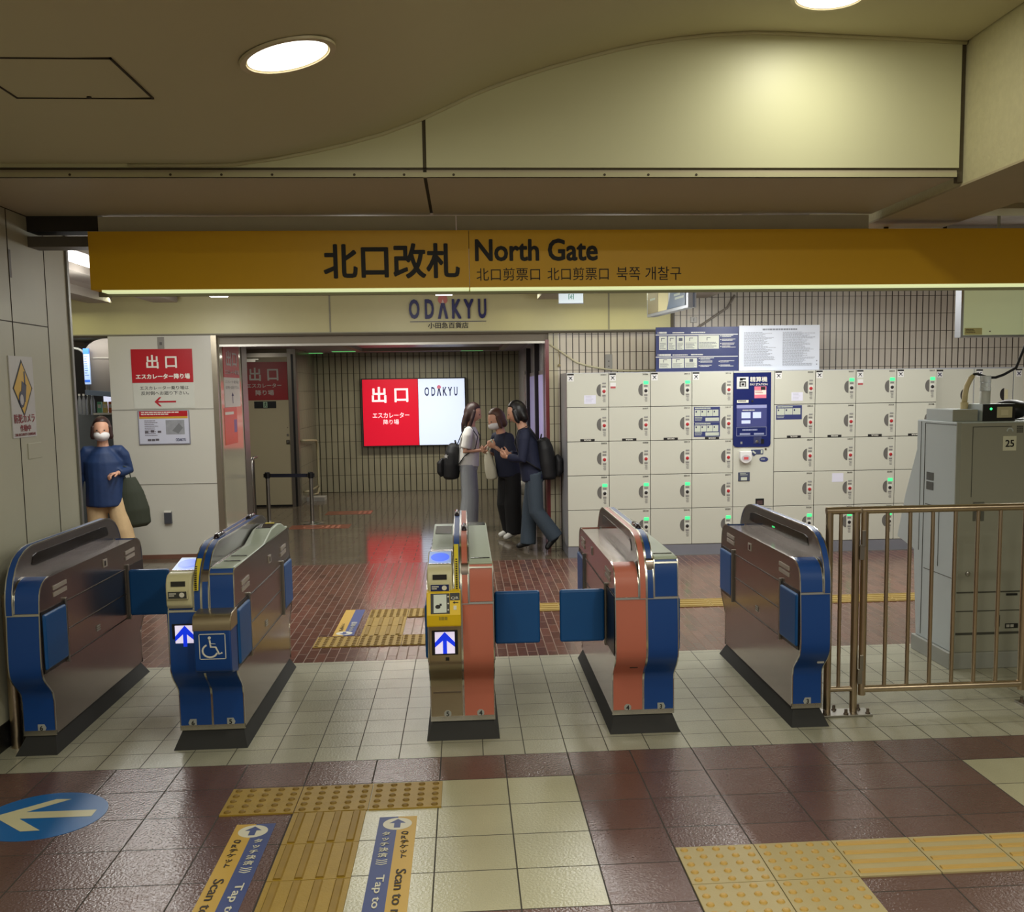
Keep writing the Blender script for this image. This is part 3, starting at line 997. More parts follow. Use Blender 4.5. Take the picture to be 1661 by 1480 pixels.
def qbox(mb, xa, xb, ta, tb, d, mi=0):
    return mb.add([QP(xa, ta, d), QP(xb, ta, d), QP(xb, tb, d), QP(xa, tb, d), QP(xa, ta, -.004), QP(xb, ta, -.004), QP(xb, tb, -.004), QP(xa, tb, -.004)],
                  [(0, 1, 2, 3), (0, 4, 5, 1), (1, 5, 6, 2), (2, 6, 7, 3), (3, 7, 4, 0)], mi)
ws = qbox(MB(), .366, .456, .06, .95, .002).done('reader_bezel', black, q)
qbox(MB(), .380, .441, .10, .90, .004).done('reader_window', M('pale scan window', (190, 196, 182), .2, emit=.25, var=.03), ws)
ph = MB()
ph.add([QP(.400 + .016 * math.cos(a) * .8, .36 + .09 * math.sin(a), .0048) for a in [k * math.pi / 6 for k in range(12)]], [tuple(range(12))])
qbox(ph, .408, .418, .40, .50, .005)
ph.done('hand_mark', black_ink, ws)
bt = MB()
for tt in (.22, .5, .80):
    bt.add([QP(.449 + .004 * math.cos(a), tt + .035 * math.sin(a), .003) for a in [k * math.pi / 4 for k in range(8)]], [tuple(range(8))])
bt.done('marker_dots', white_paint, ws)
qp = qbox(MB(), .458, .504, .64, .97, .0015).done('code_plate', black, q)
put = MB()
vs, fs, a_, b_, c_, d_ = text_mesh('QR', .03)
put.add([QP(.463 + (v.x - a_) / (b_ - a_) * .036, .66 + (v.y - c_) / (d_ - c_) * .14, .0025) for v in vs], fs)
put.done('code_text', white_paint, qp)
ar = MB()
ar.add([QP(.470, .54, .002), QP(.480, .60, .002), QP(.480, .56, .002), QP(.497, .56, .002), QP(.497, .52, .002), QP(.480, .52, .002), QP(.480, .48, .002)], [(0, 1, 2, 3, 4, 5, 6)])
ar.done('pointer_arrow', black_ink, q)
qbox(MB(), .474, .488, .22, .40, .002).done('ticket_mark', white_paint, q)
ln = MB()
for k, (xa, xb) in enumerate([(.405, .412), (.415, .428), (.431, .444)]):
    ln.add([(xa, .0632, .648), (xb, .0632, .648), (xb, .0612, .664), (xa, .0612, .664)], [(0, 1, 2, 3)])
ln.done('reader_print', M('dull yellow print', (170, 150, 60), .5), q)
fin_bolts(Cg, .472, .508, (1.35,))
fin_bolts(Cg, .512, .548, (.70,))
lab = MB().prism(strip([(.180, .770), (.186, .81), (.205, .860), (.238, .903), (.285, .945), (.33, .968)], .004), 'x', .480, .501).done('caution_label', label_y, Cg)
lt = MB()
for i in range(14):
    z = .775 + i * .0105
    y = .1735 + max(0, (z - .81)) ** 1.5 * 1.25
    lt.box(.486, .495, y - .0012, y + .006, z, z + .005)
lt.done('caution_print', black_ink, lab)

# D: pink and blue pair
D = gate('ticket_gate', 'ticket gate with one pink and one blue half, its flap open toward the middle gate', 1.262, 1.578)
half(D, 1.262, 1.420, -1, pink_p, 'plain', 1, True)
half(D, 1.420, 1.578, 1, blue_p, 'tray', -1, True)
lane_side(D, 1.262, -1, True, False)
lane_side(D, 1.578, 1, False, False)
plinth(D, 1.262, 1.578)
number_tag(D, 1.340, '4', 0)
number_tag(D, 1.510, '3', 1)
top_tray(D, 1.461, 1.574)
fin_bolts(D, 1.421, 1.457, (.62,))
MB().box(1.342, 1.382, .236, .246, .338, .352).done('lock_plate', black, D)

# E: single cabinet beside the railing
E_ = gate('ticket_gate', 'narrow blue ticket gate cabinet beside the steel railing, both flaps folded away', 2.190, 2.346)
half(E_, 2.190, 2.346, -1, blue_p, 'plain', 1, True)
lane_side(E_, 2.190, -1, False, False)
plinth(E_, 2.190, 2.346)
number_tag(E_, 2.272, '3', -1)
MB().box(2.30, 2.335, .238, .25, .330, .340).done('lock_plate', grey_pl, E_)
MB().box(2.3075, 2.3115, 1.02, 1.07, .918, .926).done('green_indicator', M('green indicator', (40, 230, 120), .4, emit=1.0), E_)

# ------------------------------------------------------------------ railing and swing gate
rail_m = M('warm brushed stainless rail', (196, 178, 154), .30, 1.0, .08, 6)
R = thing('railing', 'short fixed steel railing frame bolted to the floor beside the rightmost gate', 'railing', (2.49, .43, 0))
y = .43
MB().loft([(2.420, y, .012), (2.420, y, 1.075)], .0195, 14).done('post', rail_m, R, smooth='auto')
MB().loft([(2.562, y, .012), (2.562, y, 1.075)], .0195, 14).done('post', rail_m, R, smooth='auto')
MB().loft([(2.402, y, 1.083), (2.580, y, 1.083)], .0195, 14).done('top_rail', rail_m, R, smooth='auto')
MB().loft([(2.420, y, .135), (2.562, y, .135)], .015, 12).done('bottom_rail', rail_m, R, smooth='auto')
MB().loft([(2.480, y, .135), (2.480, y, 1.083)], .010, 12).done('baluster', rail_m, R, smooth='auto')
fp = MB().box(2.378, 2.645, .365, .485, 0, .012).done('floor_plate', steel, R, .002)
for bxp, byp in [(2.392, .385), (2.508, .385), (2.625, .385), (2.47, .462), (2.60, .462)]:
    MB().lathe((bxp, byp, .012), [(.014, 0), (.014, .006), (.009, .008), (.008, .026), (.005, .028)], 8).done('bolt', dark_steel, fp)
G = thing('railing_gate', 'wide steel railing gate with seven upright bars hinged on the short frame', 'railing', (3.04, .43, 0))
MB().loft([(2.607, y, .10), (2.607, y, 1.075)], .0195, 14).done('stile', rail_m, G, smooth='auto')
MB().loft([(3.478, y, .10), (3.478, y, 1.075)], .0195, 14).done('stile', rail_m, G, smooth='auto')
MB().loft([(2.588, y, 1.083), (3.498, y, 1.083)], .0195, 14).done('top_rail', rail_m, G, smooth='auto')
MB().loft([(2.607, y, .132), (3.478, y, .132)], .0195, 14).done('bottom_rail', rail_m, G, smooth='auto')
for k in range(7):
    x = 2.728 + .1215 * k - (.0 if k < 6 else .02)
    if k < 6:
        MB().loft([(x, y, .132), (x, y, 1.083)], .0105, 12).done('baluster', rail_m, G, smooth='auto')
for z in (.24, .90):
    MB().box(2.576, 2.600, .405, .414, z - .075, z + .005, 0).box(2.585, 2.604, .402, .412, z - .005, z + .08).done('hinge', steel, G, .002)
G['label'] = 'wide steel railing gate with six upright bars hinged on the short frame'
R2 = thing('railing_stub', 'steel railing post foot at the right edge beyond the swing gate', 'railing', (3.62, .46, 0))
MB().loft([(3.63, .46, .012), (3.63, .46, 1.1)], .0195, 14).done('post', rail_m, R2, smooth='auto')
f2 = MB().box(3.50, 3.78, .41, .53, 0, .012).done('floor_plate', steel, R2, .002)
MB().lathe((3.52, .49, .012), [(.014, 0), (.014, .006), (.009, .008), (.008, .026)], 8).done('bolt', dark_steel, f2)
P_ = thing('steel_pole', 'short brown steel pole standing between the left wall and the first gate', 'pole', (-1.700, .375, 0))
MB().loft([(-1.700, .375, 0), (-1.700, .375, .76)], .027, 16).done('pole_tube', rail_m, P_, smooth='auto')
MB().lathe((-1.700, .375, .76), [(.027, 0), (.024, .012), (.012, .02)], 16).done('pole_cap', rail_m, P_, smooth='auto')
# ------------------------------------------------------------------ overhead yellow sign
S = thing('overhead_sign', 'long yellow overhead sign reading North Gate in four languages', 'sign', (1.4, 1.0, 2.285))
sign_y = M('amber sign face', (228, 176, 10), .45, var=.02)
b = MB().box(-1.42, .588, .98, 1.12, 2.288, 2.592).box(.591, 4.6, .98, 1.12, 2.288, 2.592)
b.done('panel', sign_y, S)
lettering('lettering', '北口改札', black_ink, S, (-.193, .538, 2.336, 2.524), (0, .9785, 0), bold=.022)
lettering('lettering', 'North Gate', black_ink, S, (.622, 1.293, 2.425, 2.545), (0, .9785, 0), bold=.024)
lettering('lettering', '北口剪票口', black_ink, S, (.628, .975, 2.321, 2.390), (0, .9785, 0))
lettering('lettering', '北口剪票口', black_ink, S, (1.015, 1.352, 2.321, 2.390), (0, .9785, 0))
lettering('lettering', '북쪽 개찰구', black_ink, S, (1.396, 1.756, 2.319, 2.392), (0, .9785, 0))
MB().box(-1.37, .586, 1.0, 1.10, 2.277, 2.288).box(.593, 4.6, 1.0, 1.10, 2.277, 2.288).done('light_diffuser', M('tube diffuser', (222, 232, 176), .4, emit=.95, var=.03, vs=1), S)
MB().box(-1.42, 4.6, 1.10, 1.125, 2.262, 2.288).done('back_lip', M('grey lip', (120, 112, 96), .5), S)

# ------------------------------------------------------------------ downlights
for x, y, lbl in [(.0, -1.27, 'bright round downlight set in the sloping ceiling near the hatch'), (2.07, -.45, 'bright round downlight cut off by the top of the photo')]:
    za, zb = [zc(x + d) for d in (-.15, .15)]
    n = Vector((-(zb - za), 0, .30)).normalized()
    base = Vector((x, y, zc(x) - .002))
    L = thing('downlight', lbl, 'ceiling light', base, 'round ceiling downlights')
    MB().lathe(base, [(.158, 0), (.156, -.008), (.137, -.008), (.135, .02)], 40, axis=n).done('rim', M('cream lamp rim', (196, 186, 150), .4), L, smooth='auto')
    MB().lathe(base - n * .0005, [(.131, -.002), (.10, -.006), (.02, -.009)], 40, axis=n).done('diffuser', M('lit diffuser', (255, 248, 236), .4, emit=6, var=.01), L, smooth=True)

# fluorescent fittings on the far ceiling
tube_m = M('lit tube cover', (255, 250, 255), .4, emit=5, var=.01)
fit_m = M('white fitting', (210, 208, 200), .5)
for x, y0, y1, lbl in [(-2.14, 2.5, 3.6, 'fluorescent ceiling fitting seen beside the left end of the yellow sign'), (-1.84, 5.5, 5.92, 'short fluorescent fitting on the far ceiling, left of the other short one'),
                       (.37, 5.6, 5.92, 'short fluorescent fitting above the navy store lettering'), (2.72, 4.2, 5.6, 'fluorescent ceiling fitting behind the hanging guide sign')]:
    L = thing('fluorescent_light', lbl, 'ceiling light', (x, (y0 + y1) / 2, 2.735), 'fluorescent lights of the far hall')
    BX('fitting_body', fit_m, L, x - .11, x + .11, y0, y1, 2.70, 2.735)
    BX('diffuser', tube_m, L, x - .085, x + .085, y0 + .02, y1 - .02, 2.675, 2.70, .008)
for x, y, lbl in [(-1.95, 12.9, 'small greenish slot light in the passage ceiling, leftmost'), (-1.35, 12.3, 'small greenish slot light in the passage ceiling, left of the trough'), (.7, 12.5, 'small slot light in the passage ceiling near the right wall')]:
    L = thing('slot_light', lbl, 'ceiling light', (x, y, 2.38), 'slot lights in the passage ceiling')
    BX('frame', fit_m, L, x - .2, x + .2, y - .10, y + .10, 2.368, 2.382)
    BX('diffuser', M('greenish tube', (120, 230, 130), .4, emit=.55), L, x - .18, x + .18, y - .08, y + .08, 2.362, 2.369)

# ------------------------------------------------------------------ store fascia lettering
W_ = thing('store_lettering', 'raised navy ODAKYU store lettering on the cream fascia', 'sign', (.4, 6.40, 2.38))
navy_l = M('navy raised letters', (26, 28, 92), .4)
def logo_word(name, parent, x0, x1, z0, z1, yf, m, mdot, depth=.0, bold=.03):
    """O D (bar-less A with a round dot) K Y U in tall narrow capitals"""
    mb = MB()
    w = (x1 - x0)
    slots = [(0, .135, 'O'), (.205, .32, 'D'), (.555, .675, 'K'), (.71, .835, 'Y'), (.895, 1.0, 'U')]
    for a, b_, ch in slots:
        put_text(mb, ch, (x0 + a * w, x0 + b_ * w, z0, z1), bold=bold, org=(0, yf, 0))
    a, b_ = x0 + .37 * w, x0 + .505 * w
    c, h = (a + b_) / 2, z1 - z0
    t = .036 * w
    zt = z0 + .80 * h
    mb.add([(a, yf, z0), (a + t, yf, z0), (c, yf, z0 + .62 * h), (b_ - t, yf, z0), (b_, yf, z0), (c + t * .62, yf, zt), (c - t * .62, yf, zt)], [(0, 1, 2, 6), (2, 3, 4, 5), (2, 5, 6)])
    o = mb.done(name, m, parent)
    if depth:
        s = o.modifiers.new('solid', 'SOLIDIFY'); s.thickness = depth; s.offset = 0
    d = MB()
    d.prism([(c + .062 * w * math.cos(k * math.pi / 12), z1 - .02 * h + .062 * w * math.sin(k * math.pi / 12)) for k in range(24)], 'y', yf + .001, yf + .006)
    d.done('logo_dot', mdot, parent)
    t2 = MB().add([(c, yf - .001, z1 + .0 * h), (c + .018 * w, yf - .001, zt), (c - .018 * w, yf - .001, zt)], [(0, 1, 2)])
    t2.done('logo_flame', M('pale logo tip', (236, 206, 196), .5), parent)
    return o
logo_word('letters', W_, -.007, .803, 2.478, 2.682, 6.388, navy_l, M('salmon logo dot', (214, 128, 118), .5), .018)
BX('underline', navy_l, W_, .0, .80, 6.390, 6.398, 2.447, 2.453)
lettering('small_letters', '小田急百貨店', M('dark brown letters', (50, 44, 44), .5), W_, (.187, .612, 2.378, 2.440), (0, 6.393, 0), bold=.012)

# exit sign hanging from the ceiling
X_ = thing('exit_sign', 'small white hanging emergency exit sign with a green running man mark', 'sign', (1.612, 5.5, 2.55))
BX('sign_body', M('pale lit exit face', (214, 228, 236), .4, emit=.55, var=.02), X_, 1.492, 1.73, 5.5, 5.55, 2.558, 2.682, .004)
BX('frame', M('grey exit frame', (150, 154, 160), .4), X_, 1.488, 1.734, 5.504, 5.556, 2.552, 2.562)
BX('hanger', steel, X_, 1.60, 1.62, 5.52, 5.54, 2.68, 2.735)
gm = MB()
gx, gz = 1.612, 2.62
gm.box(gx - .026, gx - .020, 5.498, 5.5, gz - .026, gz + .026).box(gx + .020, gx + .026, 5.498, 5.5, gz - .026, gz + .026).box(gx - .026, gx - .012, 5.498, 5.5, gz + .020, gz + .026).box(gx + .012, gx + .026, 5.498, 5.5, gz + .020, gz + .026)
gm.lathe((gx + .002, 5.4985, gz + .016), [(.005, 0), (.005, .001)], 10, axis=(0, -1, 0))
for a, b_ in [((0, .010), (-.004, -.006)), ((-.004, -.006), (.008, -.012)), ((.008, -.012), (.006, -.024)), ((-.004, -.006), (-.014, -.016)), ((0, .008), (.012, .0)), ((0, .008), (-.012, .004))]:
    gm.loft([(gx + a[0], 5.4985, gz + a[1]), (gx + b_[0], 5.4985, gz + b_[1])], [.003, .003], 6)
gm.done('running_man', M('green pictogram', (20, 150, 110), .5), X_)

# hanging guide sign seen edge-on
H = thing('hanging_guide_sign', 'hanging navy and beige guide board seen at a slant below the yellow sign', 'sign', (2.36, 4.4, 2.38))
a, b_ = Vector((2.29, 5.0, 0)), Vector((2.42, 3.8, 0))
dr = (b_ - a).normalized()
nn = Vector((dr.y, -dr.x, 0))           # toward the camera side
if nn.x > 0:
    nn = -nn
def hb(name, m, u0, u1, z0, z1, d0, d1, parent=H):
    L_ = (b_ - a).length
    mb = MB()
    P_ = [a + dr * (u * L_) + nn * d for u, d in ((u0, d0), (u1, d0), (u1, d1), (u0, d1))]
    mb.add([(p.x, p.y, z0) for p in P_] + [(p.x, p.y, z1) for p in P_], [(3, 2, 1, 0), (4, 5, 6, 7), (0, 1, 5, 4), (1, 2, 6, 5), (2, 3, 7, 6), (3, 0, 4, 7)])
    return mb.done(name, m, parent)
alu = M('aluminium frame', (176, 180, 190), .35, .7)
hb('case', alu, 0, 1, 2.38, 2.66, -.05, .02)
hb('end_rib', M('dark rib', (96, 104, 120), .4), .995, 1.003, 2.385, 2.66, -.035, -.022)
hb('beige_face', M('beige sign face', (176, 168, 128), .4), .03, .55, 2.405, 2.655, .0, .022)
hb('taupe_face', M('taupe sign face', (120, 112, 88), .4), .03, .30, 2.405, 2.655, .0, .024)
nv = MB()
pts = [(.52, 2.405), (.95, 2.405), (.95, 2.655), (.68, 2.655), (.62, 2.56), (.58, 2.48)]
L_ = (b_ - a).length
nv.add([tuple(a + dr * (u * L_) + nn * .0255 + Vector((0, 0, z))) for u, z in pts], [tuple(range(len(pts)))])
nv.done('navy_face', M('navy sign face', (64, 84, 110), .4), H)
g_ = MB()
for k, (u0, u1, z) in enumerate([(.70, .90, 2.60), (.72, .88, 2.565), (.70, .84, 2.50), (.72, .92, 2.47), (.08, .22, 2.60), (.10, .24, 2.52), (.36, .50, 2.60)]):
    P0, P1 = a + dr * (u0 * L_) + nn * .027, a + dr * (u1 * L_) + nn * .027
    g_.add([(P0.x, P0.y, z), (P1.x, P1.y, z), (P1.x, P1.y, z + .018), (P0.x, P0.y, z + .018)], [(0, 1, 2, 3)])
g_.done('faded_print', M('faded print', (150, 160, 150), .5), H)
for u in (.2, .8):
    p = a + dr * (u * L_) - nn * .015
    MB().cyl((p.x, p.y, 2.66), (p.x, p.y, 2.74), .010).done('hanger', steel, H)

# white board hanging at the right
K = thing('hanging_board', 'blank pale green board hanging at the top right with a small sticker', 'sign', (4.1, 1.63, 2.02))
BX('case', alu, K, 3.655, 4.6, 1.60, 1.68, 2.015, 2.62)
BX('face', M('pale green tube-lit face', (206, 216, 172), .35, emit=.30, var=.02), K, 3.672, 4.6, 1.594, 1.602, 2.028, 2.60)  # glow in the face stands in for light from the sign tube
st = BX('sticker', M('pale yellow sticker', (224, 224, 168), .5), K, 3.677, 3.79, 1.592, 1.5945, 2.030, 2.072)
greek(MB(), 3.684, 3.76, 2.038, 2.066, 3, 1.5915, 3).done('sticker_print', M('grey print', (120, 116, 86), .6), st)
MB().lathe((3.84, 1.592, 2.05), [(.004, 0), (.004, .004)], 8, axis=(0, -1, 0)).done('screw', dark_steel, K)
for x in (3.9, 4.4):
    MB().cyl((x, 1.64, 2.62), (x, 1.64, 2.88), .01).done('hanger', steel, K)

# ------------------------------------------------------------------ notices on the white pier
red_s = M('red notice', (178, 24, 34), .35, var=.03)
E1 = thing('exit_notice', 'red and white exit notice with a left arrow on the white pier', 'sign', (-2.565, 6.38, 1.58))
BX('red_board', red_s, E1, -2.874, -2.254, 6.372, 6.38, 1.850, 2.195)
lettering('big_letters', '出 口', white_paint, E1, (-2.722, -2.412, 1.995, 2.135), (0, 6.371, 0), bold=.02)
lettering('letters', 'エスカレーター降り場', white_paint, E1, (-2.835, -2.285, 1.886, 1.942), (0, 6.371, 0), bold=.04)
BX('white_board', M('notice white', (206, 207, 195), .4), E1, -2.868, -2.25, 6.3735, 6.38, 1.584, 1.850)
lettering('letters', 'エスカレーター乗り場は', M('grey letters', (62, 60, 58), .5), E1, (-2.80, -2.305, 1.777, 1.815), (0, 6.373, 0), bold=.006)
lettering('letters', '反対側へお廻り下さい。', M('grey letters', (62, 60, 58), .5), E1, (-2.79, -2.305, 1.722, 1.762), (0, 6.373, 0), bold=.006)
ar = MB().add([(-2.66, 6.3725, 1.652), (-2.61, 6.3725, 1.700), (-2.588, 6.3725, 1.700), (-2.622, 6.3725, 1.661), (-2.44, 6.3725, 1.661), (-2.44, 6.3725, 1.643), (-2.622, 6.3725, 1.643), (-2.588, 6.3725, 1.604), (-2.61, 6.3725, 1.604)], [(0, 1, 2, 3, 6, 7, 8), (3, 4, 5, 6)])
ar.done('arrow', red_paint, E1)
E2 = thing('map_poster', 'small framed notice with a red banner and a grey map below the exit notice', 'poster', (-2.575, 6.38, 1.21))
BX('frame', M('poster frame', (150, 150, 160), .4, .4), E2, -2.836, -2.312, 6.366, 6.38, 1.208, 1.562)
BX('paper', M('poster paper', (206, 208, 222), .3), E2, -2.826, -2.322, 6.3635, 6.367, 1.218, 1.552)
BX('banner', red_s, E2, -2.82, -2.328, 6.362, 6.364, 1.500, 1.556)
greek(MB(), -2.80, -2.34, 1.508, 1.548, 2, 6.3615, 5, .55).done('banner_print', white_paint, E2)
BX('yellow_band', M('gold band', (206, 160, 50), .5), E2, -2.82, -2.328, 6.362, 6.364, 1.478, 1.499)
BX('map', M('grey map', (150, 152, 156), .5, var=.25, vs=30), E2, -2.555, -2.365, 6.362, 6.364, 1.312, 1.462)
MB().add([(-2.49, 6.3615, 1.35), (-2.43, 6.3615, 1.32), (-2.38, 6.3615, 1.38), (-2.42, 6.3615, 1.43)], [(0, 1, 2, 3)]).done('map_block', M('map block', (120, 122, 124), .5), E2)
greek(MB(), -2.77, -2.60, 1.29, 1.46, 9, 6.3618, 8, .4).done('print', M('poster grey print', (110, 104, 112), .6), E2)
mb = MB()
for x0, z0 in [(-2.77, 1.33), (-2.71, 1.335), (-2.64, 1.33), (-2.745, 1.245), (-2.705, 1.245), (-2.665, 1.248)]:
    mb.box(x0, x0 + .035, 6.361, 6.363, z0, z0 + .022)
mb.done('thumbnails', M('poster dark print', (90, 84, 90), .6), E2)
lettering('logo', 'ODAKYU', navy_ink, E2, (-2.46, -2.355, 1.240, 1.272), (0, 6.3615, 0), bold=.02)
E3 = thing('wall_box', 'small dark grey box with a pale top edge low on the white pier', 'box', (-2.578, 6.38, .37))
BX('cover', M('charcoal box', (70, 72, 78), .4), E3, -2.618, -2.541, 6.345, 6.38, .375, .505, .006)
BX('pale_edge', white_paint, E3, -2.616, -2.543, 6.343, 6.36, .492, .512, .003)
E4 = thing('wall_plate', 'grey metal plate above the exit notice on the white pier', 'plate', (-2.565, 6.38, 2.19))
BX('plate', M('grey plate', (150, 146, 138), .4, .5), E4, -2.600, -2.530, 6.374, 6.38, 2.198, 2.318, .003)
BX('cover', M('dark plate insert', (96, 92, 88), .5), E4, -2.578, -2.552, 6.371, 6.375, 2.235, 2.265)

# ------------------------------------------------------------------ camera notice on the left pier (faces +x)
Nn = thing('security_camera_notice', 'white notice with a yellow diamond and red letters on the left pier', 'sign', (-1.75, .825, 1.518))
BX('board', M('notice board white', (206, 204, 204), .35), Nn, -1.75, -1.7445, .68, .975, 1.518, 1.937, .0)
def dia(d, x, m, nm):
    cy, cz = .828, 1.772
    return MB().prism([(cy, cz - d * 1.22), (cy + d, cz), (cy, cz + d * 1.22), (cy - d, cz)], 'x', x, x + .001).done(nm, m, Nn)
dia(.122, -1.7445, black_ink, 'diamond_border')
dia(.108, -1.7437, M('sign yellow', (222, 176, 30), .4), 'diamond')
cm = MB()
cm.prism([(.795, 1.72), (.85, 1.70), (.872, 1.79), (.818, 1.81)], 'x', -1.7427, -1.7417)
cm.box(-1.7427, -1.7417, .848, .862, 1.79, 1.86)
cm.prism([(.805 + .036 * math.cos(k * .524), 1.715 + .044 * math.sin(k * .524)) for k in range(12)], 'x', -1.7425, -1.7412)
cm.done('camera_pictogram', M('navy pictogram', (34, 36, 70), .5), Nn)
MB().prism([(.803 + .022 * math.cos(k * .524), 1.713 + .028 * math.sin(k * .524)) for k in range(12)], 'x', -1.7413, -1.7405).done('lens_ring', M('pale lens', (190, 186, 190), .4), Nn)
RY = dict(R=(0, 1, 0), U=(0, 0, 1))
lettering('letters', '防犯カメラ', M('dark red letters', (150, 44, 52), .5), Nn, (.70, .955, 1.592, 1.640), (-1.7438, 0, 0), bold=.02, **RY)
lettering('letters', '作動中', M('dark red letters', (150, 44, 52), .5), Nn, (.765, .90, 1.548, 1.584), (-1.7438, 0, 0), bold=.02, **RY)
lettering('small_letters', '24h SECURITY CAMERAS', M('dark red letters', (150, 44, 52), .5), Nn, (.70, .955, 1.526, 1.540), (-1.7438, 0, 0), bold=.01, **RY)
N2 = thing('blank_wall_plate', 'small blank painted cover plate under the camera notice', 'plate', (-1.75, .945, 1.40))
BX('cover', pier_m, N2, -1.75, -1.746, .855, 1.035, 1.40, 1.483, .002)
N3 = thing('wall_slot_plate', 'narrow upright brown slot high on the left pier', 'plate', (-1.75, .78, 2.33))
BX('slot', M('brown slot', (92, 82, 70), .5), N3, -1.75, -1.746, .767, .795, 2.335, 2.475, .001)

# ------------------------------------------------------------------ floor stickers
stick_b = M('blue floor film', (56, 72, 130), .5, var=.05)
stick_y = M('yellow floor film', (196, 158, 62), .5, var=.05)
stick_w = M('white floor film', (214, 210, 192), .5)
def lane_sticker(label, x0, x1, y_near, y_far, blue_first, flipped=False, m_arrow=None):
    t = thing('floor_sticker', label, 'floor sticker', ((x0 + x1) / 2, (y_near + y_far) / 2, 0), 'lane stickers on the floor')
    xm = (x0 + x1) / 2
    zt = .0012
    BX('blue_strip', stick_b, t, *((x0, xm) if blue_first else (xm, x1)), y_near, y_far, 0, zt)
    BX('yellow_strip', stick_y, t, *((xm, x1) if blue_first else (x0, xm)), y_near, y_far, 0, zt)
    sg = -1 if flipped else 1
    ye = y_near if flipped else y_far
    cy = ye - sg * .072
    MB().prism([(xm + .058 * math.cos(k * math.pi / 14), cy + .058 * math.sin(k * math.pi / 14)) for k in range(28)], 'z', 0, .002).done('white_disc', stick_w, t)
    s = .045
    pts = [(0, 1), (.72, .15), (.28, .15), (.28, -.85), (-.28, -.85), (-.28, .15), (-.72, .15)]
    MB().prism([(xm + a_ * s, cy + sg * b_ * s) for a_, b_ in pts], 'z', .0015, .0026).done('arrow', stick_b, t)
    q = (x1 - x0) / 4
    xb, xy = (x0 + q, x1 - q) if blue_first else (x1 - q, x0 + q)
    R, U = (sg, 0, 0), (0, sg, 0)
    def col(name, chars, xc, start, step, size, m):
        mb = MB()
        for i, ch in enumerate(chars):
            yy = ye - sg * (start + i * step)
            put_text(mb, ch, (-size / 2, size / 2, -size / 2, size / 2), R, U, .025, True, org=(xc, yy, .0018), em=True)
        mb.done(name, m, t)
    col('letters', 'タッチ決済', xb, .165, .048, .038, stick_w)
    col('letters', 'QRチケット', xy, .160, .042, .036, M('dark sticker print', (60, 50, 40), .6))
    wv = MB()
    for k in range(3):
        yy = ye - sg * (.400 + .016 * k)
        wv.loft([(xb - .020, yy + sg * .006, .0018), (xb, yy - sg * .004, .0018), (xb + .020, yy + sg * .006, .0018)], [(.003, .0008)] * 3, 6)
    wv.done('touch_waves', stick_w, t)
    if not flipped:
        for nm, body, xc, st_, ln_, m in [('english', 'Tap to ride', xb, .52, .42, stick_w), ('english', 'Scan to ride', xy, .48, .44, M('dark sticker print', (60, 50, 40), .6))]:
            lettering('lettering', body, m, t, (0, ln_, -.018, .020), (xc, ye - st_, .0018), R=(0, -1, 0), U=(1, 0, 0), bold=.012)
    return t
lane_sticker('yellow and blue lane sticker left of the tactile strip, with an arrow', -.405, -.250, -1.80, -.700, False)
lane_sticker('blue and yellow lane sticker right of the tactile strip on cream tiles', .165, .317, -1.80, -.685, True)
lane_sticker('short yellow and blue sticker on the brick paving beyond the gates', -.425, -.274, 2.575, 3.465, False, flipped=True)
Cc = thing('arrow_sticker', 'round blue floor sticker with a cream arrow pointing left', 'floor sticker', (-1.232, -.52, 0))
MB().prism([(-1.232 + .25 * math.cos(k * math.pi / 32), -.52 + .25 * math.sin(k * math.pi / 32)) for k in range(64)], 'z', 0, .0014).done('disc', M('bright blue film', (24, 104, 178), .35, var=.05), Cc)
MB().add([(x, y, .0022) for x, y in [(-1.435, -.512), (-1.245, -.345), (-1.178, -.350), (-1.318, -.478), (-1.03, -.480), (-1.028, -.550), (-1.318, -.546), (-1.186, -.675), (-1.262, -.678)]],
         [(0, 1, 2, 3, 6, 7, 8), (3, 4, 5, 6)]).done('arrow', M('cream film', (214, 208, 170), .4), Cc)
for x0, x1, y0, y1, lbl in [(-1.72, -.95, 8.55, 8.95, 'faded red floor mark on the passage paving, nearer the gates'), (-1.45, -.80, 10.05, 10.5, 'faded red floor mark on the passage paving, farther from the gates')]:
    t = thing('floor_mark', lbl, 'floor sticker', ((x0 + x1) / 2, (y0 + y1) / 2, 0), 'faded red floor marks')
    fm = M('faded red film', (128, 72, 52), .3, var=.25, vs=12)
    BX('film', fm, t, x0, x1, y0, y1, 0, .0012)
    cx, cy = x0 + .30, (y0 + y1) / 2
    MB().loft([(cx + .12 * math.cos(k * math.pi / 12), cy + .14 * math.sin(k * math.pi / 12), .0014) for k in range(25)], [(.012, .0008)] * 25, 6).done('ring', M('pale red print', (176, 112, 86), .4), t)
    mb = MB()
    for k in range(3):
        mb.box(x0 + .46 + .07 * k, x0 + .50 + .07 * k, y0 + .06, y1 - .06, .0008, .0018)
    mb.done('strokes', M('pale red print', (176, 112, 86), .4), t)
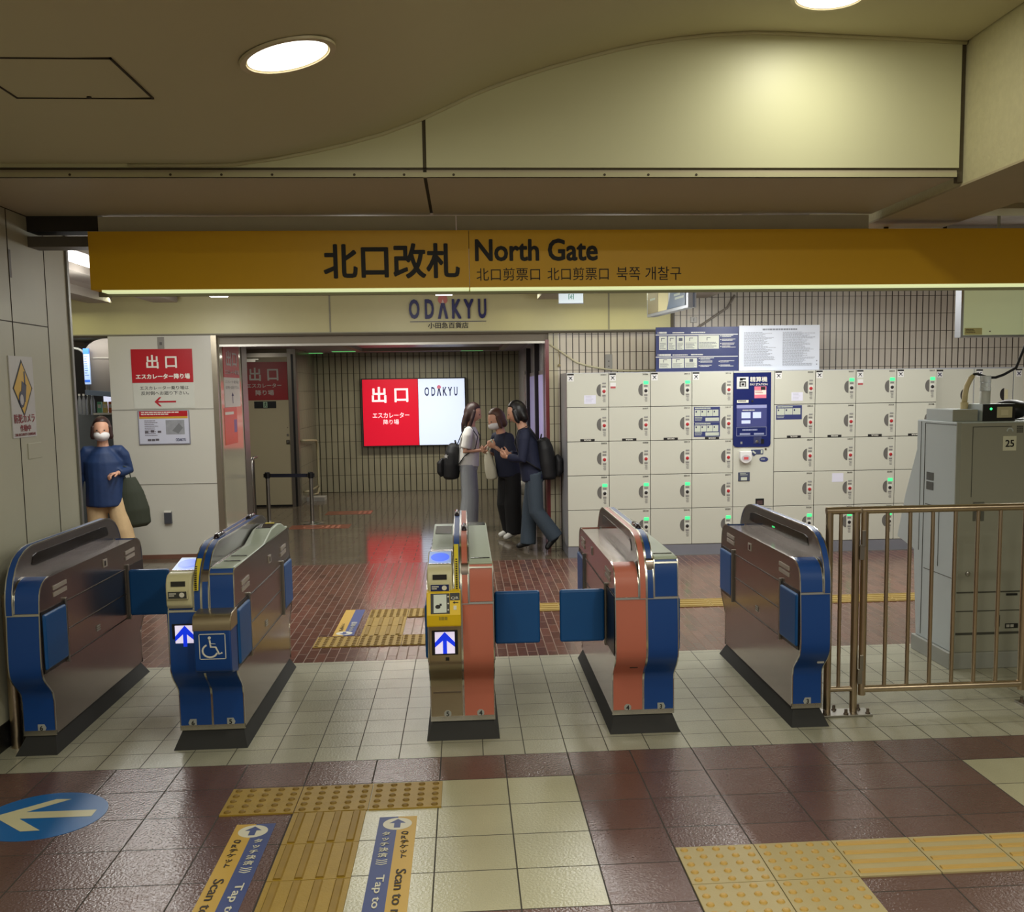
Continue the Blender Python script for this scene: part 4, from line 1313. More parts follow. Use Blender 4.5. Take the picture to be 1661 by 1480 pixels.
# ------------------------------------------------------------------ coin lockers
lock_m = M('cream locker door', (202, 202, 188), .38, var=.02, vs=2)
carc_m = M('grey locker carcass', (176, 178, 186), .35, .2)
gap_m = M('dark locker gap', (70, 66, 62), .7)
base_m = M('grey locker plinth', (140, 142, 152), .4, .3)
pull_m = M('dark finger pull', (104, 102, 98), .35, var=.2, vs=14)
green_l = M('green lamp lit', (70, 235, 140), .4, emit=1.1, var=.03)
lamp_off = M('grey lamp', (150, 150, 146), .4)
red_d = M('red dial', (176, 40, 44), .4)
black_d = M('black dial', (40, 38, 38), .4)
lpanel = M('pale lock panel', (222, 222, 214), .4)
gprint = M('grey locker print', (130, 128, 124), .6)
sign_navy = M('navy sticker', (52, 60, 112), .4, var=.03)
sign_pale = M('pale sticker', (196, 202, 186), .45)
note_m = M('pale lavender note', (224, 224, 240), .5, var=.03)
YF = 5.775
ROWS = [1.882, 1.536, 1.189, .842, .487, .112]
LX = [1.583 + .4278 * k for k in range(10)]


def half_disc(x, z, r, h, y):
    pts = [(x, z + h)] + [(x - r * math.sin(math.pi * k / 14), z + h * math.cos(math.pi * k / 14)) for k in range(1, 14)] + [(x, z - h)]
    return MB().prism(pts, 'y', y - .0025, y + .004)


def locker_door(parent, x0, x1, z0, z1, num, state, y=YF, extras=()):
    d = BX('door', lock_m, parent, x0 + .003, x1 - .003, y, y + .016, z0 + .003, z1 - .003, .002)
    hz = z1 - .175
    half_disc(x1 - .080, hz, .044, .063, y).done('finger_pull', pull_m, d)
    BX('lock_panel', lpanel, d, x1 - .070, x1 - .024, y - .0015, y + .002, hz - .038, hz + .020)
    lit = state == 'G'
    BX('status_lamp', green_l if lit else lamp_off, d, *((x1 - .070, x1 - .020) if lit else (x1 - .064, x1 - .026)), y - .004, y + .002, *((hz + .056, hz + .088) if lit else (hz + .062, hz + .078)), .002)
    MB().lathe((x1 - .047, y - .001, hz - .010), [(.017, 0), (.017, .006), (.012, .009)], 14, axis=(0, -1, 0)).done('dial', black_d if lit else red_d, d, smooth='auto')
    pr = MB()
    pr.box(x1 - .066, x1 - .028, y - .0012, y + .001, hz + .028, hz + .046)
    pr.box(x1 - .064, x1 - .030, y - .0012, y + .001, hz - .064, hz - .046)
    for k in range(4):
        pr.box(x1 - .060 + .004 * (k % 2), x1 - .032, y - .0012, y + .001, hz - .080 - .013 * k, hz - .073 - .013 * k)
    pr.done('print', gprint, d)
    if num:
        lettering('number', num, black_ink, d, (x1 - .082, x1 - .024, z1 - .027, z1 - .012), (0, y - .001, 0), bold=.01)
    for e in extras:
        if e == 'mark':
            BX('mark_header', black_ink, d, x0 + .008, x0 + .075, y - .0016, y + .001, z1 - .022, z1 - .006)
            m = BX('luggage_mark', M('white mark', (228, 228, 226), .5), d, x0 + .010, x0 + .074, y - .001, y + .001, z1 - .082, z1 - .022)
            g = MB()
            cx, cz = x0 + .042, z1 - .052
            for s_ in (-1, 1):
                g.loft([(cx - .018 * s_, y - .0012, cz - .018), (cx + .018 * s_, y - .0012, cz + .018)], [(.0035, .0008)] * 2, 6)
            g.lathe((cx, y - .001, cz + .004), [(.009, 0), (.009, .001)], 10, axis=(0, -1, 0))
            g.done('mark_pictogram', M('dark grey pictogram', (50, 52, 60), .5), d)
        elif e == 'redmark':
            BX('red_sticker', M('red sticker', (180, 80, 84), .5), d, x0 + .020, x0 + .072, y - .001, y + .001, z1 - .158, z1 - .138)
            BX('sticker_paper', M('white mark', (228, 228, 226), .5), d, x0 + .018, x0 + .074, y - .0008, y + .001, z1 - .138, z1 - .10)
        elif e == 'note':
            n = BX('paper_note', note_m, d, x1 - .250, x1 - .130, y - .0012, y + .001, z0 + .035, z0 + .123)
            greek(MB(), x1 - .235, x1 - .145, z0 + .045, z0 + .115, 5, y - .0018, 4, .3).done('note_print', M('pale grey print', (186, 186, 200), .6), d)
        elif e == 'notehi':
            BX('paper_note', note_m, d, x0 + .19, x0 + .31, y - .0012, y + .001, z1 - .115, z1 - .025)
        elif e == 'price':
            BX('price_sticker', black_ink, d, x0 + .135, x0 + .282, y - .0014, y + .001, z0 + .004, z0 + .027)
            lettering('price_text', '¥500', white_paint, d, (x0 + .172, x0 + .245, z0 + .008, z0 + .023), (0, y - .002, 0), bold=.02)
        elif e == 'guide' or e == 'guide2':
            xa, xb = (x0 + .020, x0 + .290)
            zs = [(z1 - .318, z1 - .170), (z1 - .168, z1 - .012)] if e == 'guide' else [(z1 - .155, z1 - .010)]
            mb = MB()
            for za, zb in zs:
                mb.box(xa, xb, y - .001, y + .001, za, zb, 0)
                for k in range(4 if e == 'guide' else 3):
                    w = (xb - xa - .02) / (4 if e == 'guide' else 3)
                    mb.box(xa + .008 + k * w, xa + .008 + (k + 1) * w - .004, y - .0018, y, zb - .094, zb - .030, 1)
                    mb.box(xa + .018 + k * w, xa + .03 + k * w, y - .0022, y, zb - .058, zb - .040, 2)
                mb.box(xa + .12, xb - .010, y - .0018, y, za + .010, za + .045, 1 if e == 'guide' else 0)
                greek(mb, xa + .012, xb - .08, zb - .024, zb - .008, 1, y - .0019, 6, .8, 1)
                greek(mb, xa + .010, xa + .11, za + .010, za + .05, 3, y - .0019, 9, .4, 1)
            mb.done('guide_sticker', [sign_navy, sign_pale, navy_ink], d)
    return d


def locker_column(k, label, nums, states, extras):
    x0, x1 = LX[k], LX[k + 1]
    t = thing('locker_column', label, 'coin locker', ((x0 + x1) / 2, 6.08, 0), 'cream coin lockers')
    BX('carcass', carc_m, t, x0, x1, YF + .014, 6.40, .10, 1.886)
    f = MB()
    for z in ROWS[1:-1]:
        f.box(x0 + .001, x1 - .001, YF + .008, YF + .015, z - .006, z + .006)
    f.box(x0 - .0, x0 + .004, YF + .008, YF + .015, .11, 1.88).box(x1 - .004, x1, YF + .008, YF + .015, .11, 1.88)
    f.done('gap_lining', gap_m, t)
    BX('plinth', base_m, t, x0, x1, YF + .004, 6.40, 0, .108)
    for r in range(5):
        ex = list(extras.get(r, ()))
        locker_door(t, x0, x1, ROWS[r + 1], ROWS[r], str(nums[r]), states[r], extras=ex)
    return t


locker_column(0, 'coin locker column at the left end, beside the leaning person', range(2001, 2006), 'RRRGG', {0: ('mark', 'note'), 1: ('price',)})
locker_column(1, 'coin locker column with a small red sticker, second from the left end', range(2006, 2011), 'GRRGG', {0: ('mark', 'redmark'), 1: ('price',)})
locker_column(2, 'coin locker column third from the left end, below the navy information board', range(2011, 2016), 'GRRGG', {0: ('mark',), 1: ('price',)})
locker_column(3, 'coin locker column with a navy guide sticker, left of the pay station', range(2016, 2021), 'RRRRG', {0: ('mark',), 1: ('price', 'guide')})
locker_column(5, 'coin locker column with a short navy guide sticker, right of the pay station', range(2022, 2027), 'RRRRG', {0: ('mark', 'note'), 1: ('price', 'guide2')})
locker_column(6, 'coin locker column with a note on its fourth door, second right of the pay station', range(2027, 2032), 'GRRRG', {0: ('mark',), 1: ('price',), 3: ('notehi',)})
locker_column(7, 'coin locker column with a red sticker, third right of the pay station', range(2032, 2037), 'GRRGG', {0: ('mark', 'redmark'), 1: ('price',)})
locker_column(8, 'coin locker column partly hidden by the grey ticket machine', range(2037, 2042), 'GRRRG', {0: ('mark',), 1: ('price',)})

# taller lockers, set back
for k in range(3):
    x0 = 5.452 + .4278 * k
    x1 = x0 + .4278
    t = thing('tall_locker', ['tall grey-white locker behind the hose on the ticket machine', 'tall grey-white locker behind the beacon on the ticket machine', 'tall grey-white locker at the right edge of the photo'][k], 'coin locker', ((x0 + x1) / 2, 6.1, 0), 'tall lockers')
    BX('carcass', carc_m, t, x0, x1, 5.886, 6.40, .10, 1.89)
    BX('plinth', base_m, t, x0, x1, 5.88, 6.40, 0, .108)
    for za, zb in ((.112, .99), (1.0, 1.875)):
        d = BX('door', lock_m, t, x0 + .006, x1 - .008, 5.87, 5.886, za, zb, .002)
        half_disc(x1 - .10, zb - .27, .045, .065, 5.87).done('finger_pull', black_d, d)
        BX('lock_panel', cream_pl, d, x1 - .095, x1 - .06, 5.867, 5.872, zb - .32, zb - .22)
        if zb > 1.5:
            BX('mark_header', black_ink, d, x0 + .02, x0 + .09, 5.868, 5.871, zb - .022, zb - .006)
            BX('luggage_mark', M('white mark', (228, 228, 226), .5), d, x0 + .025, x0 + .085, 5.8685, 5.871, zb - .085, zb - .022)
            g = MB()
            cx, cz = x0 + .055, zb - .054
            for s_ in (-1, 1):
                g.loft([(cx - .018 * s_, 5.868, cz - .018), (cx + .018 * s_, 5.868, cz + .018)], [(.0045, .0008)] * 2, 6)
            g.done('mark_pictogram', navy_ink, d)

# ------------------------------------------------------------------ pay station
x0, x1 = LX[4], LX[5]
T = thing('pay_station', 'cream locker pay station with a navy panel and touch screen', 'pay station', ((x0 + x1) / 2, 6.08, 0))
BX('carcass', carc_m, T, x0, x1, YF + .014, 6.40, .10, 1.886)
BX('plinth', base_m, T, x0, x1, YF + .004, 6.40, 0, .108)
BX('front', lock_m, T, x0 + .003, x1 - .003, YF, YF + .016, .490, 1.879, .002)
dd = BX('bottom_door', lock_m, T, x0 + .003, x1 - .003, YF, YF + .016, .115, .484, .002)
lettering('number', '2021', M('blue print', (60, 90, 150), .5), dd, (x1 - .082, x1 - .024, .456, .471), (0, YF - .001, 0), bold=.01)
def px_(X): return 3.230 + X * .001057
def pz_(Y): return 1.897 - Y * .001028
xa, xb, za, zb = px_(62), px_(430), pz_(770), pz_(30)
r = .035
pts = [(xa, zb), (xb, zb), (xb, za + r)] + [(xb - r + r * math.cos(a_), za + r + r * math.sin(a_)) for a_ in [-k * math.pi / 12 for k in range(1, 6)]] + [(xb - r, za), (xa + r, za)] + [(xa + r - r * math.sin(a_), za + r - r * math.cos(a_)) for a_ in [k * math.pi / 12 for k in range(1, 6)]] + [(xa, za + r)]
pn = MB().prism(pts, 'y', YF - .008, YF + .004).done('navy_panel', M('navy pay panel', (26, 36, 96), .25, var=.05), T)
yp = YF - .0085
def pbox(name, m, X0, X1, Y0, Y1, d=.002, par=None, bev=0):
    return BX(name, m, par or pn, px_(X0), px_(X1), yp - d, yp + .001, pz_(Y1), pz_(Y0), bev)
pbox('icon', M('icon white', (216, 218, 214), .5), 92, 207, 72, 190)
mb = MB()
def ib(X0, X1, Y0, Y1, y=.003):
    mb.box(px_(X0), px_(X1), yp - y, yp, pz_(Y1), pz_(Y0))
ib(118, 182, 116, 170)
ib(125, 180, 84, 100)
ib(122, 150, 84, 108)
mb.done('icon_pictogram', black_ink, pn)
pbox('icon_window', M('icon white', (216, 218, 214), .5), 130, 172, 128, 166, .0035)
pbox('icon_core', black_ink, 138, 164, 136, 158, .004)
lettering('title', '精算機', white_paint, pn, (px_(222), px_(392), pz_(124), pz_(72)), (0, yp - .001, 0), bold=.015)
lettering('subtitle', 'PAY STATION', white_paint, pn, (px_(222), px_(394), pz_(159), pz_(138)), (0, yp - .001, 0), bold=.01)
pbox('payment_sticker', M('pink sticker', (226, 120, 140), .5), 266, 383, 168, 285)
pbox('sticker_paper', white_paint, 268, 381, 205, 250, .0025)
pbox('sticker_badge', black_ink, 328, 374, 172, 204, .0025)
mb = MB()
greek(mb, px_(274), px_(374), pz_(246), pz_(210), 2, yp - .003, 3, .35)
mb.done('sticker_print', red_d, pn)
pbox('label_strip', white_paint, 95, 208, 302, 328)
greek(MB(), px_(104), px_(200), pz_(324), pz_(306), 1, yp - .003, 5, .5).done('label_print', black_ink, pn)
MB().lathe((px_(246), yp, pz_(314)), [(.012, 0), (.012, .004), (.007, .005)], 12, axis=(0, -1, 0)).done('camera_eye', dgrey, pn)
sc = pbox('screen', M('lit slate screen', (66, 70, 120), .25, emit=.25, var=.04), 92, 388, 350, 568, .003)
pbox('screen_bar', M('lavender bar', (150, 154, 196), .3, emit=.2), 92, 388, 350, 382, .0036)
for a_ in [(140, 228, 422, 482), (252, 333, 422, 482), (140, 228, 502, 535)]:
    pbox('screen_button', M('lit button', (196, 206, 240), .3, emit=.35), *a_, .0038)
greek(MB(), px_(150), px_(330), pz_(412), pz_(398), 1, yp - .0045, 3, .6).done('screen_print', white_paint, pn)
mb = MB()
for a_ in [(92, 388, 570, 573), (92, 388, 656, 660), (92, 95, 570, 660), (385, 388, 570, 660)]:
    mb.box(px_(a_[0]), px_(a_[1]), yp - .002, yp, pz_(a_[3]), pz_(a_[2]))
greek(mb, px_(150), px_(345), pz_(608), pz_(590), 1, yp - .002, 11, .9)
mb.box(px_(125), px_(228), yp - .002, yp, pz_(648), pz_(630)).box(px_(265), px_(363), yp - .002, yp, pz_(648), pz_(630))
mb.done('lower_frame', M('pale frame line', (150, 158, 190), .5), pn)
pbox('reader_surround', M('slate reader', (58, 62, 96), .3), 262, 340, 668, 735)
pbox('coin_slot', black, 335, 364, 692, 738, .003)
MB().lathe((px_(296), yp - .002, pz_(716)), [(.016, 0), (.010, .006)], 12, axis=(0, -1, 0)).done('coin_knob', steel, pn)
pbox('small_mark', lamp_off, 132, 150, 715, 738)
def front_disc(cx, cz, rx, rz, y0, y1, n=28):
    return MB().prism([(cx + rx * math.cos(k * 2 * math.pi / n), cz + rz * math.sin(k * 2 * math.pi / n)) for k in range(n)], 'y', y0, y1)
px0, px1 = px_(122), px_(238)
zt, zb_ = pz_(810), pz_(930)
cxp = (px0 + px1) / 2
rr_ = (px1 - px0) / 2
pod = [(px0, zt), (px1, zt)] + [(cxp + rr_ * math.cos(a_), zb_ + rr_ + rr_ * math.sin(a_)) for a_ in [-k * math.pi / 16 for k in range(17)]]
pd = MB().prism(pod, 'y', YF - .045, YF + .004).done('reader_pod', M('white pod', (226, 226, 224), .35), T, .006)
front_disc(cxp, pz_(878), .046, .033, YF - .047, YF - .044).done('pod_oval', M('pale grey oval', (196, 192, 196), .4), pd)
BX('pod_label', M('pod red label', (208, 80, 84), .5), pd, cxp - .024, cxp + .024, YF - .0485, YF - .0465, pz_(892), pz_(866))
np_ = BX('notice_strip', M('slate strip', (62, 70, 104), .4), T, px_(240), px_(360), YF - .003, YF + .001, pz_(845), pz_(797))
mb = MB().box(px_(335), px_(352), YF - .004, YF, pz_(835), pz_(803))
mb.loft([(px_(255), YF - .003, pz_(812)), (px_(285), YF - .003, pz_(836))], [(.008, .001)] * 2, 6)
mb.done('notice_pictogram', sign_pale, np_)
MB().add([(px_(250), YF - .002, pz_(845)), (px_(290), YF - .002, pz_(845)), (px_(266), YF - .002, pz_(866))], [(0, 1, 2)]).done('notice_tail', M('slate strip', (62, 70, 104), .4), np_)
ov = front_disc(px_(366), pz_(896), .046, .026, YF - .003, YF + .001).done('oval_badge', sign_navy, T)
greek(MB(), px_(336), px_(398), pz_(904), pz_(888), 2, YF - .0036, 4, .5).done('badge_print', sign_pale, ov)
MB().lathe((px_(384), YF, pz_(793)), [(.010, 0), (.010, .006)], 12, axis=(0, -1, 0)).done('key_lock', dark_steel, T)
bb = BX('slot_box', M('slate box', (70, 76, 96), .4), T, px_(113), px_(228), YF - .006, YF + .001, pz_(1112), pz_(1022), .003)
BX('box_label', sign_pale, bb, px_(140), px_(200), YF - .008, YF - .005, pz_(1103), pz_(1072))
greek(MB(), px_(132), px_(212), pz_(1058), pz_(1032), 2, YF - .0068, 7, .5).done('box_print', sign_pale, bb)
cr = BX('coin_return', black, T, px_(287), px_(372), YF - .005, YF + .001, pz_(1358), pz_(1290), .003)
BX('return_flap', M('brown flap', (84, 66, 64), .4), cr, px_(300), px_(356), YF - .007, YF - .004, pz_(1350), pz_(1310))

# ------------------------------------------------------------------ information boards standing on the lockers
Bn = thing('information_board', 'navy information board with instruction pictures standing on the lockers', 'notice board', (2.95, 5.86, 1.888))
BX('board', M('navy board', (46, 56, 104), .4, var=.03), Bn, 2.512, 3.368, 5.86, 5.88, 1.888, 2.336)
yb = 5.859
def bx_(X): return 2.505 + (X - 42) * .00109
def bz_(Y): return 2.336 - (Y - 55) * .00105
w_m = M('board print white', (222, 224, 216), .5)
mb = MB()
for Y in (128, 341):
    mb.box(bx_(44), bx_(828), yb - .001, yb, bz_(Y + 4), bz_(Y - 3))
for X0, X1, Y0, Y1 in [(66, 72, 100, 118), (66, 72, 312, 330)]:
    mb.box(bx_(X0), bx_(X1), yb - .001, yb, bz_(Y1), bz_(Y0))
for Y in (108, 322):
    greek(mb, bx_(80), bx_(195), bz_(Y + 9), bz_(Y - 9), 1, yb - .001, Y, .95)
    greek(mb, bx_(205), bx_(370), bz_(Y + 6), bz_(Y - 4), 1, yb - .001, Y + 1, .9)
    greek(mb, bx_(380), bx_(520), bz_(Y + 6), bz_(Y - 6), 1, yb - .001, Y + 2, .9)
for k, Y in enumerate((142, 178, 216, 245)):
    mb.box(bx_(660), bx_(668), yb - .001, yb, bz_(Y + 5), bz_(Y - 4))
    greek(mb, bx_(676), bx_(806), bz_(Y + 16), bz_(Y - 6), 2, yb - .001, Y, .5)
for X, Y in ((455, 388), (455, 428), (645, 388), (645, 428), (455, 358)):
    mb.box(bx_(X), bx_(X + 8), yb - .001, yb, bz_(Y + 5), bz_(Y - 4))
    greek(mb, bx_(X + 14), bx_(X + 150), bz_(Y + 16), bz_(Y - 6), 2, yb - .001, Y + X, .5)
mb.done('headings', w_m, Bn)
cards = [(78, 152, 142, 272), (162, 235, 142, 272), (244, 314, 142, 272), (322, 442, 142, 270), (450, 646, 138, 266), (78, 194, 356, 450), (202, 314, 356, 448), (322, 438, 354, 446)]
for i, (X0, X1, Y0, Y1) in enumerate(cards):
    c = BX('picture_card', M('card white', (206, 210, 196), .5), Bn, bx_(X0), bx_(X1), yb - .0015, yb, bz_(Y1), bz_(Y0))
    mb = MB()
    greek(mb, bx_(X0 + 8), bx_(X1 - 8), bz_(Y1 - 4), bz_(Y1 - (Y1 - Y0) * .5), 5, yb - .0022, i + 20, .4)
    cx, cz = bx_((X0 + X1) / 2), bz_(Y0 + (Y1 - Y0) * .25)
    if i in (2, 7):
        mb.box(cx - .016, cx + .022, yb - .003, yb, cz - .014, cz + .016)
    else:
        mb.box(cx - .020, cx - .014, yb - .003, yb, cz - .016, cz + .016).box(cx - .020, cx + .018, yb - .003, yb, cz + .010, cz + .016)
    mb.done('card_print', M('card dark print', (84, 90, 104), .6), c)
Bw = thing('rules_board', 'white printed rules board standing on the lockers beside the navy one', 'notice board', (3.79, 5.86, 1.888))
BX('board', M('white board', (214, 220, 232), .35, var=.01), Bw, 3.374, 4.216, 5.86, 5.88, 1.888, 2.345)
yw = 5.859
gp = M('small black print', (140, 144, 154), .6)
greek(MB(), bx_(1062), bx_(1400), bz_(96), bz_(78), 1, yw - .001, 2, .9).done('heading', gp, Bw)
mb = MB()
greek(mb, bx_(886), bx_(1200), bz_(445), bz_(112), 34, yw - .001, 31, .42)
mb.done('fine_print', gp, Bw)
mb = MB()
greek(mb, bx_(1256), bx_(1575), bz_(445), bz_(112), 34, yw - .001, 32, .42)
mb.done('fine_print', gp, Bw)
mb = MB()
for Y in (394, 428):
    mb.prism([(bx_(1586) + .007 * math.cos(k * .785), bz_(Y) + .007 * math.sin(k * .785)) for k in range(8)], 'y', yw - .001, yw)
mb.done('marks', gp, Bw)

# wall fittings above the lockers
cab = M('cream cable', (196, 190, 160), .5)
cw = MB().loft([(1.47, 6.425, 2.20), (1.591, 6.415, 2.119), (1.755, 6.415, 2.007), (1.86, 6.415, 1.972), (1.953, 6.415, 1.952), (2.07, 6.415, 1.93), (2.185, 6.415, 1.916), (2.4, 6.415, 1.905), (2.626, 6.415, 1.911)], .009, 8).done('wall_cable', cab, None, smooth=True)
tag(cw, 'cream cable sagging across the tiled wall above the lockers', 'cable')
ch = MB().loft([(1.56, 6.412, 2.15), (1.575, 6.41, 2.05), (1.57, 6.41, 1.98)], .004, 6).lathe((1.57, 6.41, 1.965), [(.016, 0), (.018, .012), (.010, .024)], 10).done('knotted_string', M('dusty cord', (150, 138, 104), .7), None)
tag(ch, 'thin dusty cord with a knot hanging on the tiles near the passage', 'string')
c2 = MB().loft([(3.02, 6.412, 2.33), (3.16, 6.412, 2.42), (3.39, 6.412, 2.57), (3.47, 6.412, 2.70)], .012, 8).done('conduit_pipe', M('grey conduit', (150, 142, 132), .5), None, smooth=True)
tag(c2, 'slanting grey conduit rising from the info boards to the ceiling', 'conduit')
for x_0, x_1, z_0, z_1, lbl in [(2.066, 2.142, 1.905, 2.088, 'grey blank plate on the tiles above the second locker column'), (2.99, 3.06, 2.415, 2.475, 'small pale outlet plate above the navy board')]:
    t = thing('outlet_plate', lbl, 'plate', ((x_0 + x_1) / 2, 6.43, z_0))
    BX('plate', M('grey outlet', (150, 148, 144), .4, .3), t, x_0, x_1, 6.420, 6.43, z_0, z_1, .003)
    mb = MB()
    for f_ in (.3, .6):
        mb.lathe(((x_0 + x_1) / 2, 6.42, z_0 + (z_1 - z_0) * f_), [(.006, 0), (.006, .002)], 10, axis=(0, -1, 0))
    mb.done('holes', black_ink, t)
# ------------------------------------------------------------------ grey fare machine behind the railing
mg = M('blue grey machine paint', (184, 193, 196), .45, var=.03, vs=3)
mg2 = M('warm grey machine back', (152, 152, 138), .5, var=.03, vs=3)
F = thing('fare_machine', 'grey fare adjustment machine marked 25 behind the railing', 'ticket machine', (3.95, 1.5, 0))
side = [(1.22, .10), (1.22, 1.500), (1.765, 1.500), (1.765, 1.31), (1.93, 1.0), (2.04, .715), (2.035, .70), (1.78, .655), (1.72, .10)]
MB().prism(side, 'x', 3.465, 4.42).done('housing', mg, F, .006)
MB().box(3.445, 4.44, 1.195, 1.74, 0, .10).done('machine_base', M('grey machine base', (150, 152, 146), .5), F, .004)
bk = MB().prism([(3.490, .10), (4.42, .10), (4.42, 1.492), (3.490, 1.492)], 'y', 1.212, 1.222).done('back_panel', mg2, F, .003)
BX('corner_strip', M('pale grey strip', (150, 152, 140), .45), F, 3.466, 3.492, 1.214, 1.224, .10, 1.495)
t = MB().box(3.56, 3.80, 1.2095, 1.213, 1.468, 1.471).box(3.56, 3.563, 1.2095, 1.213, 1.05, 1.47)
t.box(3.49, 4.42, 1.209, 1.213, .466, .474).box(3.49, 4.42, 1.209, 1.213, .352, .357).box(3.49, 4.42, 1.209, 1.213, .208, .222)
t.done('panel_joints', M('machine joint', (66, 66, 58), .6), F)
sd = MB().box(3.4625, 3.4655, 1.225, 1.64, 1.480, 1.484).box(3.4625, 3.4655, 1.64, 1.645, .12, 1.48).box(3.4625, 3.4655, 1.235, 1.62, .968, .972).box(3.4625, 3.4655, 1.70, 1.703, .66, 1.49)
sd.box(3.4625, 3.4655, 1.42, 1.424, .60, .968).box(3.4625, 3.4655, 1.235, 1.62, .555, .558)
sd.done('side_joints', M('machine joint', (66, 66, 58), .6), F)
v = MB()
for z0 in (1.075, 1.135):
    for k in range(9):
        v.box(3.4615, 3.4665, 1.51 + .011 * k, 1.518 + .011 * k, z0 - .01, z0 + .04)
v.done('vent', M('vent grey', (96, 98, 96), .6), F)
hd = BX('handle_recess', M('grey handle frame', (98, 98, 90), .4), F, 3.575, 3.645, 1.207, 1.214, .905, 1.02, .004)
BX('handle', black, hd, 3.592, 3.622, 1.203, 1.208, .915, 1.008, .003)
MB().lathe((3.555, 1.212, .585), [(.015, 0), (.014, .008), (.006, .011)], 16, axis=(0, -1, 0)).done('key_lock', steel, F, smooth='auto')
BX('power_inlet', black, F, 3.735, 3.765, 1.208, 1.214, .255, .325)
BX('dark_slot', black, F, 3.80, 3.87, 1.208, 1.214, .445, .458)
q = BX('rating_plate', black, F, 3.80, 3.88, 1.208, 1.214, .243, .272)
mb = MB().box(3.806, 3.826, 1.207, 1.209, .249, .266).box(3.832, 3.852, 1.207, 1.209, .249, .266)
mb.done('plate_marks', grey_pl, q)
pl = BX('number_card', M('pale number card', (216, 216, 192), .5), F, 3.748, 3.830, 1.2095, 1.2125, 1.325, 1.412)
lettering('number', '25', black_ink, pl, (3.762, 3.816, 1.347, 1.390), (0, 1.2088, 0), bold=.02)
mb = MB()
for a_ in range(4):
    for c_ in range(4):
        mb.box(3.832 + .010 * a_, 3.839 + .010 * a_, 1.2095, 1.213, 1.432 + .011 * c_, 1.440 + .011 * c_)
mb.done('speaker_grille', M('dark grille', (70, 70, 62), .6), F)
MB().loft([(3.79 + .018 * math.cos(k * math.pi / 8), 1.2115, 1.440 + .018 * math.sin(k * math.pi / 8)) for k in range(9)], [(.004, .002)] * 9, 6).done('arc_mark', mg, F)
# boxes standing on it
J = thing('junction_box', 'plain grey steel box on the left end of the ticket machine, hose rising from it', 'box', (3.55, 1.5, 1.50))
BX('case', mg, J, 3.475, 3.632, 1.30, 1.66, 1.50, 1.572, .003)
BX('front', mg2, J, 3.477, 3.630, 1.297, 1.302, 1.502, 1.570)
Dv = thing('control_box', 'small black control box with a green lamp on top of the ticket machine', 'box', (3.74, 1.36, 1.50))
BX('case', mg, Dv, 3.645, 3.845, 1.27, 1.50, 1.50, 1.603, .003)
fc = BX('black_face', M('black face', (16, 16, 16), .35), Dv, 3.646, 3.844, 1.262, 1.272, 1.501, 1.602)
BX('socket', M('beige socket', (190, 184, 150), .5), fc, 3.731, 3.826, 1.258, 1.264, 1.52, 1.586, .003)
MB().box(3.755, 3.80, 1.2572, 1.2585, 1.535, 1.568).done('socket_line', M('socket cover', (206, 200, 168), .5), fc)
MB().lathe((3.694, 1.262, 1.574), [(.007, 0), (.007, .003), (.003, .005)], 12, axis=(0, -1, 0)).done('green_lamp', M('green pilot', (60, 240, 130), .4, emit=2.5), fc)
Bc = thing('beacon_lamp', 'clear and white signal beacon standing on the black control box', 'lamp', (3.735, 1.42, 1.603))
MB().lathe((3.735, 1.42, 1.603), [(.031, 0), (.031, .075), (.029, .078)], 24).done('base', M('pale beacon base', (196, 198, 196), .35), Bc, smooth='auto')
gl = M('clear beacon shade', (226, 232, 238), .12, var=.02, trans=.55)
MB().lathe((3.735, 1.42, 1.681), [(.033, 0), (.033, .02), (.031, .022), (.031, .05), (.033, .052), (.033, .085), (.030, .092)], 24).done('lens', gl, Bc, smooth='auto')
hs = thing('hose', 'bent beige hose turning into a dark cable above the ticket machine', 'hose', (3.64, 1.5, 1.572))
MB().loft([(3.620, 1.45, 1.572), (3.620, 1.45, 1.612)], [.022, .024], 14).done('collar', M('beige hose', (206, 190, 146), .5), hs, smooth='auto')
MB().loft([(3.620, 1.45, 1.60), (3.622, 1.45, 1.66), (3.632, 1.45, 1.71), (3.655, 1.45, 1.757), (3.672, 1.45, 1.775)], [.017, .017, .0165, .016, .013], 12).done('beige_tube', M('beige hose', (206, 190, 146), .5), hs, smooth=True)
cbl = [(3.664, 1.45, 1.768), (3.68, 1.46, 1.782), (3.71, 1.48, 1.786), (3.75, 1.50, 1.776), (3.80, 1.52, 1.762), (3.85, 1.52, 1.762), (3.90, 1.52, 1.778), (3.98, 1.52, 1.82), (4.05, 1.52, 2.0), (4.08, 1.52, 2.75)]
MB().loft(cbl, .0085, 10).done('dark_cable', M('navy black cable', (30, 32, 44), .5), hs, smooth=True)
bk_ = thing('black_bag_edge', 'dark rounded object partly seen at the right edge above the ticket machine', 'bag', (4.0, 1.6, 1.5))
MB().ell((4.0, 1.6, 1.56), (.12, .10, .062), 18, 10).done('body', black, bk_, smooth=True)
bk_.name = 'dark_bag'

